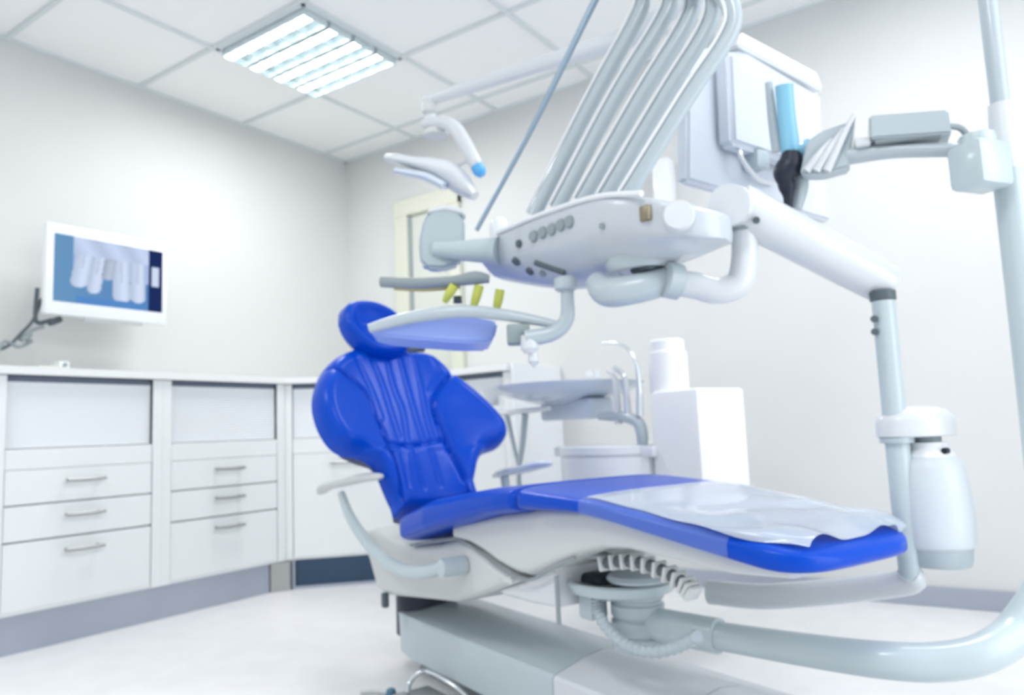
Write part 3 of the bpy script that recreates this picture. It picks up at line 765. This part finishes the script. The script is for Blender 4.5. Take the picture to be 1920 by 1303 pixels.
# ------------------------------------------------------------------ delivery arm: elbow, beam, drop post
DA = thing('articulated_support', 'white articulated support arm with a round joint and a thin vertical post', 'support arm', mtx=CHAIR_M)
A0, A1 = LD(1392, 392, 1.50), LD(1648, 528, 1.50)
dd_ = (A1 - A0) / np.linalg.norm(A1 - A0)
b = B(); tube(b, [A0 - dd_ * .030, A0 - dd_ * .027, A0 - dd_ * .01, A0, (A0 + A1) / 2, A1, A1 + dd_ * .02, A1 + dd_ * .035], [.002, .026, .042, .047, .045, .041, .034, .004], n=4, seg=28); link('beam', b, M['wplas'], DA, angle=60)
b = B(); hx = lray(1370, 385); hx[2] = 0; hx /= np.linalg.norm(hx)
tube(b, [LD(1366, 384, 1.44), LD(1380, 388, 1.50)], [.040, .042], curve=False, seg=32); link('joint_cap', b, M['wplas'], DA)
P0 = LD(1655, 555, 1.47)
b = B(); lathe(b, [(.020, -.004), (.024, .0), (.024, .016), (.018, .02)], P0 + np.array([0, 0, -.008])); link('joint_collar', b, M['dgrey'], DA)
b = B(); tube(b, [P0, P0 - [0, 0, .35], P0 - [0, 0, .50]], [.0215, .0215, .020], curve=False, seg=24); link('vertical_post', b, M['bluegrey'], DA)
b = B(); zz = np.array([P0[0], P0[1], .43]); tq = LY(1330, 1110, CC + .12)
tube(b, [P0 - [0, 0, .49], P0 - [0, 0, .54]], .0195, curve=False, seg=24); link('post_foot', b, M['bluegrey'], DA)
b = B(); ft = P0 - [0, 0, .53]; tube(b, [ft, ft - [.02, .0, .02], (ft * .35 + tq * .65) - [0, 0, .02], tq], [.022, .024, .026, .026], seg=20); link('lower_link', b, M['wplas'], DA)
b = B()
for q_ in ((1418, 413), (1639, 598), (1640, 622), (1668, 553)):
    d_ = 1.50 - .047 if q_[1] < 500 else 1.455
    b2 = LD(*q_, d_); lathe(b, [(.0, .004), (.007, .004), (.007, -.004), (0, -.004)], b2, tuple((CE - b2).tolist()), 12)
link('screw_cap', b, M['dgrey'], DA)
# swan-neck under the unit
b = B(); sn = [LD(*p, 1.5) for p in ((1394, 428), (1396, 480), (1385, 530), (1345, 545), (1300, 535), (1255, 528))]
tube(b, sn, [.026, .026, .027, .027, .027, .026], seg=20); link('elbow_tube', b, M['wplas'], DA)
b = B(); lathe(b, [(.024, -.012), (.03, -.01), (.034, .012), (.034, .02)], LD(1392, 425, 1.5)); link('elbow_collar', b, M['mgrey'], DA)
b = B(); s0 = LD(1262, 527, 1.49); sd = (LD(1300, 535, 1.5) - s0); lathe(b, [(.028, -.02), (.036, -.018), (.036, .012), (.03, .016)], s0, tuple(sd.tolist())); link('clamp_ring', b, M['hose'], DA)
b = B(); tube(b, [LD(1250, 527, 1.5), LD(1200, 540, 1.5), LD(1140, 548, 1.52), LD(1118, 530, 1.56)], [.028, .03, .03, .024], seg=20); link('knuckle', b, M['hose'], DA)

# water bottle in its holder (1.43 m from the camera) beside the post
D_ = 1.43
WB = thing('water_bottle', 'frosted round-shouldered water bottle hanging beside the vertical post', 'bottle', mtx=CHAIR_M)
c = LD(1752, 950, D_)
b = B(); sc = D_ / F_PX
prf = [(0, -.108), (.052, -.108), (.055, -.10), (.058, -.075), (.063, -.07), (.066, -.03), (.064, .03), (.058, .075), (.052, .09), (.040, .100), (.030, .104), (.028, .115)]
lathe(b, prf[3:] + [(0, .115)], c, seg=40); link('bottle_body', b, M['frostb'], WB)
b = B(); lathe(b, prf[:4] + [(0, -.074)], c, seg=40); link('bottle_base', b, M['hose'], WB)
b = B(); lathe(b, [(.047, .088), (.045, .100), (.034, .112), (.034, .122), (0, .122)], c, seg=36); link('shoulder_ring', b, M['bwhite'], WB)
b = B(); lathe(b, [(.024, .122), (.024, .133), (0, .133)], c, seg=30); link('cap', b, M['mgrey'], WB)
b = B(); k1 = c + [.0, 0, .118] + LD(1773, 845, D_) - LD(1752, 845, D_); lathe(b, [(0, .006), (.006, .006), (.006, -.006), (0, -.006)], LD(1773, 845, D_ - .03), (0, -1, 0), 12); link('valve_dot', b, M['black'], WB)
HDR = thing('bottle_bracket', 'white rounded bracket cap holding the water bottle to the post', 'bracket', mtx=CHAIR_M)
cb = LD(1716, 795, 1.45); ax = (LD(1765, 795, D_) - LD(1665, 795, D_)); ax[2] = 0; L_ = np.linalg.norm(ax); ax /= L_; ay = np.array([-ax[1], ax[0], 0])
b = B(); rings = []
for zo, k in ((-.024, .96), (-.022, 1.0), (.006, 1.0), (.016, .94), (.026, .78), (.032, .5), (.034, .1)):
    ring = []
    for t in range(48):
        th = 2 * math.pi * t / 48; cx_, sy_ = math.cos(th), math.sin(th)
        px_ = math.copysign(abs(cx_) ** .8, cx_) * .074 * k; py_ = sy_ * .046 * k
        ring.append((cb + ax * px_ + ay * py_ + [0, 0, zo]).tolist())
    rings.append(ring)
loft(b, rings); link('bracket_cap', b, M['wplas'], HDR)
b = B(); lathe(b, [(.030, -.034), (.0305, -.024)], (P0[0], P0[1], cb[2])); link('clamp', b, M['hose'], HDR)

# ------------------------------------------------------------------ delivery unit
DU = thing('delivery_unit', 'white curved instrument unit hanging over the chair with five hose arms above', 'instrument unit', mtx=CHAIR_M)
YN, YM_, YFU = -.28, -.16, -.04
topc = [LY(*p, YN) for p in ((885, 458), (900, 450), (930, 438), (1000, 408), (1080, 380), (1130, 368), (1200, 364), (1270, 371), (1318, 383), (1340, 400))]
botc = [LY(*p, YM_) for p in ((885, 500), (900, 512), (930, 522), (1000, 538), (1060, 546), (1110, 540), (1180, 518), (1250, 497), (1300, 475), (1338, 440))]
nbot = [LY(*p, YN) for p in ((885, 488), (930, 492), (1000, 478), (1080, 455), (1150, 440), (1230, 440), (1300, 445), (1335, 436))]
ipx = lambda c, x: float(np.interp(x, [p[0] for p in c], [p[2] for p in c]))
xs_ = topc[0][0] + (1.165 - topc[0][0]) * np.sin(np.linspace(0, math.pi / 2, 34)) ** 1.0; rings = []
YMID, HWU = (YN + YFU) / 2, (YFU - YN) / 2
for k, x in enumerate(xs_):
    t = (x - xs_[0]) / (1.165 - xs_[0])
    ee = 1 if t < .74 else math.sqrt(max(.004, 1 - ((t - .74) / .26) ** 2))
    el = min(1, .62 + t * 5)
    zt = ipx(topc, x); zb_ = ipx(nbot, x); zm = min(ipx(botc, x), zb_ - .005)
    vs_ = 1 if t < .82 else .6 + .4 * math.sqrt(max(0, 1 - ((t - .82) / .18) ** 2)); zc_ = 1.086
    if t >= .82:
        zt, zb_, zm = [zc_ + (v - zc_) * vs_ for v in (zt, zb_, zm)]
    yn_ = YMID - HWU * ee; yf_ = YMID + HWU * ee * el; ym_ = (yn_ + yf_) / 2; q_ = min(1, ee + .1); q6 = .06 * q_; q3 = .03 * q_; q1 = .012 * q_
    pts = [(yn_ + q1, zt), (yn_ + q1 * .25, zt - .004), (yn_, zt - .012), (yn_, (zt + zb_) / 2), (yn_ + q1 * .3, zb_ + .004), (yn_ + q3, zb_ * .6 + zm * .4), (ym_ - q6, zm + .008), (ym_, zm), (ym_ + q6, zm + .008), (yf_ - q3, zb_ * .6 + zm * .4), (yf_, zb_), (yf_, zt - .012), (yf_ - q1, zt), (ym_, zt + .002)]
    rings.append([(x, y, z) for y, z in pts])
b = B(); loft(b, rings); body = link('unit_body', b, M['unitm'] if 'unitm' in M else M['wplas'], DU, angle=50)
mod = body.modifiers.new('sub', 'SUBSURF'); mod.levels = 1; mod.render_levels = 2
# bright rim along the top near edge
b = B(); tube(b, [p + np.array([0, .004, .002]) for p in topc[2:7]], .006, seg=10); link('top_rim', b, M['bwhite'], DU)
# dark hose sockets along the near face
for i, q_ in enumerate(((1001, 443), (1018, 436), (1035, 430), (1052, 422), (1068, 416))):
    p = LY(*q_, YN - .001); b = B(); lathe(b, [(0, .006), (.011, .006), (.014, 0), (.014, -.01)], p, (.2, -1, -.1), 20); link('socket', b, M['dgrey2'] if 'dgrey2' in M else M['mgrey'], DU)
def unit_hit(px, py):
    """point where the photo ray meets the unit body"""
    return None
from mathutils.bvhtree import BVHTree
def bvh_of(rings):
    V = []; Fc = []; n = len(rings[0])
    for r in rings: V += [Vector(p) for p in r]
    for i in range(len(rings) - 1):
        for k in range(n):
            a = i * n + k; b_ = i * n + (k + 1) % n; Fc.append((a, b_, b_ + n, a + n))
    return BVHTree.FromPolygons(V, Fc)
UBV = bvh_of(rings)
def hit(px, py, lift=.001):
    d = Vector(lray(px, py)).normalized(); h = UBV.ray_cast(Vector(CE), d)
    if h[0] is None: return None, None
    n = h[1]; n = -n if n.dot(d) > 0 else n
    return np.array(h[0] + n * lift), n
def disc(px, py, r, m, name, hgt=.004, sx=1):
    p, n = hit(px, py)
    if p is None: return
    b = B(); lathe(b, [(0, hgt), (r, hgt), (r * 1.1, -.004)], p, tuple(n), 20); return link(name, b, M[m], DU)
disc(974, 457, .009, 'dgrey', 'button'); disc(968, 490, .010, 'dgrey', 'button'); disc(896, 484, .006, 'mgrey', 'button'); disc(1130, 424, .006, 'mgrey', 'button')
disc(994, 508, .010, 'dgrey', 'button'); disc(1018, 512, .008, 'mgrey', 'button')
for (xa, ya_, xb, yb_, r) in ((1005, 492, 1060, 511, .007),):
    pa, _ = hit(xa, ya_); pb, _ = hit(xb, yb_)
    if pa is not None and pb is not None:
        b = B(); tube(b, [pa, (pa + pb) / 2, pb], r, seg=10); link('vent_slot', b, M['dgrey'], DU)
p, n = hit(1211, 400)
if p is not None:
    b = B(); box(b, p, (.024, .012, .03), .003); link('brass_latch', b, mat('dark_brass', (.28, .24, .17), .4, .5), DU)
p, n = hit(1272, 405)
if p is not None:
    b = B(); lathe(b, [(0, .010), (.026, .009), (.030, 0), (.030, -.02)], p, tuple(n), 30); link('side_knob', b, M['wplas'], DU)
# ring joint under the belly
pj = LY(1200, 512, YM_)
b = B(); lathe(b, [(.0, .03), (.075, .03), (.078, 0), (.070, -.012), (.05, -.012), (.045, 0), (0, 0)], LD(1205, 500, 1.55)); link('swivel_ring', b, M['hose'], DU)
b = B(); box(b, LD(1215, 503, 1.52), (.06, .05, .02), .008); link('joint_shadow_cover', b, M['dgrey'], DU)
# whip hoses
arms = [((1000, 405), (1115, 181), (1188, 48), (1205, 0), (1190, -45)),
        ((1044, 392), (1156, 181), (1238, 48), (1256, 0), (1243, -45)),
        ((1090, 378), (1203, 181), (1284, 50), (1298, 0), (1283, -45)),
        ((1134, 370), (1247, 181), (1325, 55), (1334, 0), (1318, -42)),
        ((1174, 368), (1291, 181), (1362, 75), (1374, 25), (1345, -22))]
for i, a in enumerate(arms):
    dep = [1.72 - .06 * i, 1.68 - .06 * i, 1.66 - .06 * i, 1.66 - .06 * i, 1.68 - .06 * i]
    a = a + ((a[-1][0] - 45, a[-1][1] - 30), (a[-1][0] - 110, a[-1][1] - 20)); dep += [dep[-1] + .03, dep[-1] + .06]
    P_ = [LD(*p, dd) for p, dd in zip(a, dep)]
    r0 = .0212 - .0005 * i
    bd = spline(P_, 8); b = B(); tube(b, bd, r0, curve=False, seg=18, flat=.75, ref=(.4, 1, .3))
    w_ = link('whip_hose', b, M['hose'], DU)
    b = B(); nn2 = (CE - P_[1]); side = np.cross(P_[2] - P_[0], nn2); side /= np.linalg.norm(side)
    tube(b, [p + side * r0 * (-.93 if side[0] > 0 else .93) + (CE - p) / np.linalg.norm(CE - p) * .006 for p in bd], .0035, curve=False, seg=8); link('hose_highlight', b, M['bwhite'], w_)  # white strip paints the highlight along the hose edge
b = B(); tube(b, [LD(893, 432, 1.72), LD(1000, 235, 1.7), LD(1122, -12, 1.68)], [.0055, .0065, .008], seg=10); link('lever_rod', b, mat('slate_rod', (.30, .40, .50), .35, .3), DU)
# display head at the left end and link
b = B(); DD = 1.86; ref = LD(828, 450, DD); nrm = np.array([lray(828, 450)[0], lray(828, 450)[1], 0]); nrm /= np.linalg.norm(nrm)
link('display_head', slab([(787, 490), (784, 455), (793, 412), (806, 393), (835, 387), (862, 393), (872, 412), (872, 470), (862, 494), (830, 504), (800, 502)], .05, .008), M['bluegrey'], DU, angle=50)
link('display_rim', slab([(800, 400), (806, 391), (835, 384), (865, 390), (874, 405), (862, 400), (835, 394), (812, 398)], .05, .003, -.006), M['bwhite'], DU, angle=50)
b = B(); tube(b, [LD(815, 468, DD), LD(860, 470, DD - .02), LD(935, 470, 1.80)], [.018, .024, .034], seg=16); link('display_link', b, M['bluegrey'], DU)
b = B(); lathe(b, [(0, .026), (.012, .024), (.021, .016), (.026, .0), (.024, -.04)], LD(936, 425, 1.98)); link('round_knob', b, M['bwhite'], DU)
b = B(); tube(b, [LD(716, 528, 1.83), LD(780, 531, 1.8), LD(850, 527, 1.77), LD(890, 521, 1.76), LD(918, 523, 1.76)], [.014, .0135, .0125, .016, .010], seg=14); hb = link('handle_bar', b, M['mgrey'], DU)
b = B(); tube(b, [LD(740, 540, 1.825) , LD(800, 542, 1.80), LD(862, 537, 1.78)], .006, seg=8); link('handle_insert', b, mat('amber_insert', (.60, .50, .22), .4), hb)
for (x0, y0, x1, y1) in ((852, 535, 833, 566), (899, 535, 886, 582), (938, 543, 930, 586)):
    b = B(); tube(b, [LD(x0, y0, 1.76), LD((x0 + x1) / 2, (y0 + y1) / 2, 1.76), LD(x1, y1, 1.765)], [.011, .011, .007], seg=12); link('hanging_holder', b, M['yellow'], DU)
b = B(); lathe(b, [(0, .01), (.010, .008), (.011, -.008), (0, -.01)], LD(858, 562, 1.8)); link('probe_tip', b, M['dgrey'], DU)

# instrument tray below the unit
TR = thing('instrument_tray', 'shallow pale tray with the blue chair reflection painted into its underside in front of the headrest', 'tray', mtx=CHAIR_M)
zt_ = .985
def trp(pts, z): return [LZ(*p, z) for p in pts]
# tray floor: slab seen from slightly below
DT = 1.66; ref = LD(830, 610, DT); nrm = np.array([lray(830, 610)[0], lray(830, 610)[1], 0]); nrm /= np.linalg.norm(nrm)
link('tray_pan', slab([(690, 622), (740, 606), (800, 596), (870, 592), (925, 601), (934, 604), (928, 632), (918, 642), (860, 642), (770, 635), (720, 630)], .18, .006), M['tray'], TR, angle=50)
b = B(); tube(b, [LD(692, 616, 1.63), LD(740, 602, 1.63), (LD(800, 590, 1.63)), LD(870, 584, 1.63), LD(940, 590, 1.63), LD(1000, 600, 1.62), LD(1050, 610, 1.6)], [.010, .0125, .014, .014, .013, .011, .008], seg=14); link('tray_rim', b, M['hose'], TR)
b = B(); box(b, LD(972, 628, 1.64), (.065, .05, .042), .006, Matrix.Rotation(-.6, 4, 'Z')); link('mount_block', b, mat('stone_grey_plastic', (.30, .37, .38), .4), TR)
b = B(); tube(b, [LD(985, 635, 1.6), LD(1035, 625, 1.6), LD(1062, 600, 1.6), LD(1064, 560, 1.6), LD(1062, 530, 1.6)], [.018, .017, .016, .0145, .0145], seg=18); link('support_tube', b, M['hose'], TR)
b = B(); lathe(b, [(.020, .0), (.024, .004), (.024, .026), (.018, .03)], LD(1061, 545, 1.6)); link('tube_collar', b, M['hose'], TR)
b = B(); lathe(b, [(0, .02), (.018, .018), (.020, -.01), (.012, -.02)], LD(993, 645, 1.6)); lathe(b, [(.010, 0), (.013, -.02), (.0, -.035)], LD(1000, 660, 1.6)); link('knob', b, M['wplas'], TR)

# ------------------------------------------------------------------ operating light
OL = thing('operating_light', 'white overhead operating light on a long arm near the ceiling', 'dental light', mtx=CHAIR_M)
Lq = LD(797, 190, 2.15); Lr = np.array([pole_xy[0], pole_xy[1], 1.88])
m2 = LD(1180, 68, 1.83)
b = B(); tube(b, [Lq, Lq + (m2 - Lq) * .5, m2, Lr], [.018, .021, .027, .030], curve=False, seg=16, flat=.9); link('long_arm', b, M['armm'] if 'armm' in M else M['wplas'], OL)
b = B(); lathe(b, [(0, .012), (.022, .010), (.022, -.02), (.012, -.028)], LD(806, 198, 2.14)); link('arm_joint', b, M['gplas'], OL)
b = B(); tube(b, [LD(806, 205, 2.14), LD(808, 228, 2.14)], [.012, .018], curve=False); link('drop_pin', b, M['wplas'], OL)
b = B(); tube(b, [LD(793, 232, 2.14), LD(825, 229, 2.12), LD(850, 238, 2.1), LD(868, 262, 2.08), (LD(888, 300, 2.06)), LD(897, 316, 2.06)], [.012, .018, .020, .020, .019, .016], seg=16); link('yoke', b, M['wplas'], OL)
b = B(); tube(b, [LD(893, 310, 2.055), LD(900, 322, 2.055), LD(905, 330, 2.055)], [.018, .018, .010], seg=14); link('handle_tip', b, M['bluetip'], OL)
b = B(); lathe(b, [(0, .01), (.035, .008), (.035, -.008), (0, -.01)], LD(818, 250, 2.15)); link('joint_disc', b, M['gplas'], OL)
D_ = 2.08
def wing(pix, thick, m, par, nm_):
    b = B(); pts = [LD(*p[:2], D_ + p[2]) for p in pix]; q_ = spline([np.array([*p, w_]) for p, w_ in zip(pts, thick)], 8)
    rings = []
    for i, p in enumerate(q_):
        a_ = q_[max(i - 1, 0)][:3]; c_ = q_[min(i + 1, len(q_) - 1)][:3]; t = (c_ - a_) / np.linalg.norm(c_ - a_)
        v = lray(820, 320); v = v / np.linalg.norm(v); u = np.cross(t, v); u /= np.linalg.norm(u); v2 = np.cross(u, t)
        rings.append([(p[:3] + u * math.cos(a) * p[3] + v2 * math.sin(a) * .05).tolist() for a in [2 * math.pi * k / 20 for k in range(20)]])
    loft(b, rings); return link(nm_, b, m, par, angle=60)
lh = wing([(726, 296, 0), (745, 298, 0), (775, 305, 0), (810, 313, 0), (840, 325, 0), (868, 348, 0), (890, 368, 0)], [.011, .015, .017, .026, .034, .030, .014], M['wplas'], OL, 'lamp_head')
lw = wing([(744, 320, -.04), (765, 324, -.04), (800, 332, -.04), (835, 350, -.04)], [.010, .012, .013, .012], M['spitt'], lh, 'reflector')
b = B(); tube(b, [LD(850, 315, 2.08), LD(868, 305, 2.07), LD(885, 300, 2.06)], .006, seg=8); link('pivot_rod', b, M['gplas'], lh)

# ------------------------------------------------------------------ spittoon group behind the chair
YS = .50
SP = thing('spittoon_unit', 'white spittoon column with grey-blue bowl and thin arched faucet behind the chair', 'spittoon', mtx=CHAIR_M)
def S3(px, py, y=YS): return LY(px, py, y)
tl, br = S3(1217, 735), S3(1303, 890)
b = B(); w0 = tl[0]; w1 = br[0] + .03
box2(b, (w0, YS, .40), (w1, YS + .22, tl[2]), .012); box2(b, (w0 + .02, .10, .405), (w1 - .06, YS + .1, .455), .01); link('column', b, M['pure'], SP)
cbw = S3(1062, 722, YS + .05); rad = (S3(1152, 720, YS + .05)[0] - S3(972, 720, YS + .05)[0]) / 2
b = B(); hb_ = .075
lathe(b, [(.0, -hb_), (rad * .35, -hb_), (rad * .75, -hb_ * .55), (rad * .97, -.012), (rad, .0), (rad * .96, .002), (rad * .7, -hb_ * .35), (0, -hb_ * .6)], cbw, seg=44); link('bowl', b, M['spitt'], SP)
b = B(); p = S3(1080, 768, YS + .05); box(b, (p[0], p[1], p[2] - .0), (.30, .12, .075), .012); link('bowl_support', b, M['spitt'], SP)
b = B(); tube(b, [S3(1125, 780), S3(1170, 782), S3(1196, 792), S3(1204, 815), S3(1204, 835)], [.015, .018, .020, .020, .018], seg=16); link('drain_pipe', b, M['hose'], SP)
b = B(); tube(b, [S3(1200, 780), S3(1198, 720), S3(1192, 680), S3(1178, 655), S3(1155, 643), S3(1130, 644)], [.013, .009, .0055, .0055, .0055, .0055], seg=12); link('faucet', b, M['chrome'], SP)
b = B(); tube(b, [S3(1160, 795), S3(1156, 725), S3(1150, 705), S3(1140, 695)], [.014, .013, .008, .008], seg=12); link('cup_filler', b, M['wplas'], SP)
b = B(); tube(b, [S3(1178, 780), S3(1172, 715), S3(1166, 700), S3(1152, 690)], [.014, .010, .009, .010], seg=12); link('spray_nozzle', b, M['chrome'], SP)
b = B(); lathe(b, [(0, .02), (.012, .018), (.014, 0), (0, 0)], S3(1104, 705)); lathe(b, [(0, .03), (.008, .03), (.010, 0), (0, 0)], S3(1120, 708)); link('filler_knob', b, M['bwhite'], SP)
dc = S3(1133, 835); 
b = B(); rd = (S3(1215, 835)[0] - S3(1050, 835)[0]) / 2; cc_ = (dc[0], YS + .1, dc[2])
lathe(b, [(rd * .97, 0), (rd, -.004), (rd, -.028), (rd * .96, -.030), (rd * .96, -.036), (rd, -.038), (rd, -.22), (rd * .9, -.25), (0, -.25)], cc_, seg=44)
bmesh.ops.holes_fill(b, edges=b.edges); link('filter_drum', b, M['bwhite'], SP, angle=30)
b = B(); a_ = S3(1045, 838); box2(b, (a_[0], YS - .02, a_[2] - .035), (w0 + .02, YS + .16, a_[2]), .006); link('drum_lid', b, M['bwhite'], SP)
# cup dispenser on the column
ct = S3(1254, 637, YS + .08); cbm = S3(1256, 742, YS + .08); 
CD = thing('cup_dispenser', 'tall white cylindrical cup dispenser standing on the spittoon column', 'cup dispenser', mtx=CHAIR_M)
rc = (S3(1281, 690, YS + .08)[0] - S3(1230, 690, YS + .08)[0]) / 2
hh_ = ct[2] - tl[2]
b = B(); lathe(b, [(0, 0), (rc * 1.05, 0), (rc * 1.05, hh_ * .75), (rc * .93, hh_ * .77), (rc * .93, hh_ * .97), (rc * .85, hh_), (0, hh_)], (cbm[0], YS + .08, tl[2]), seg=36); link('cylinder', b, M['pure'], CD, angle=30)

# assistant stand: white tray on V struts left of the bowl
AT = thing('side_tray', 'white side tray on V-shaped struts between the backrest and the bowl', 'tray', mtx=CHAIR_M)
b = B(); p = S3(962, 772, .42); 
tube(b, [S3(925, 776, .42), S3(960, 773, .42), S3(1010, 768, .42), S3(1030, 765, .42)], [.012, .014, .013, .009], seg=12, flat=.8); link('tray_edge', b, M['bwhite'], AT)
b = B(); tube(b, [S3(950, 778, .42), S3(962, 830, .42), S3(972, 872, .42)], [.011, .009, .008], seg=12); link('strut', b, M['hose'], AT)
b = B(); tube(b, [S3(985, 776, .42), S3(980, 830, .42), S3(974, 872, .42)], [.013, .012, .009], seg=12); link('strut', b, M['hose'], AT)
b = B(); pe = S3(973, 870, .42); tube(b, [pe, np.array([pe[0], pe[1], .52]), np.array([pe[0] + .05, pe[1] + .02, .49]), np.array([pe[0] + .22, YS + .08, .48])], .010); link('stand', b, M['hose'], AT)
# white cups near the backrest
b = B(); p = S3(922, 742, .42); lathe(b, [(0, -.04), (.028, -.04), (.036, .03), (.038, .032), (.034, .028), (.026, -.034), (0, -.034)], (p[0], p[1], p[2])); o = link('paper_cup', b, M['bwhite'], None); o.matrix_world = CHAIR_M
cupz = S3(925, 776, .42)
tag(o, 'white cup beside the right shoulder of the blue backrest', 'cup')
b = B(); tube(b, [S3(905, 782, .42), S3(925, 776, .42)], .012, curve=False, seg=12); link('cup_ring', b, M['bwhite'], AT)

# foot control on the floor, lower left
FC = thing('foot_control', 'chrome wire foot control on the floor at the lower edge by the base', 'foot control', mtx=CHAIR_M)
g = lambda x, y, z: LZ(x, y, z)
f0 = g(790, 1310, .02)
b = B(); box(b, (f0[0], f0[1], .014), (.14, .12, .028), .008); link('pedal_plate', b, M['steel'], FC)
b = B(); tube(b, [g(765, 1300, .03), g(768, 1280, .05), g(785, 1262, .075), g(805, 1260, .075), g(850, 1285, .05), g(880, 1310, .03)], .007, seg=10); link('wire_handle', b, M['chrome'], FC)
b = B(); c_ = g(733, 1292, .03); lathe(b, [(0, .035), (.012, .03), (.016, .012), (.03, .008), (.034, 0), (0, 0)], (c_[0], c_[1], 0)); link('pedal_button', b, mat('slate_blue_rubber', (.08, .20, .30), .4), FC)
b = B(); tube(b, [g(675, 1298, .008), g(705, 1296, .008), g(733, 1300, .01), g(765, 1306, .012)], .006, seg=10); link('pedal_cord', b, M['gplas'], FC)
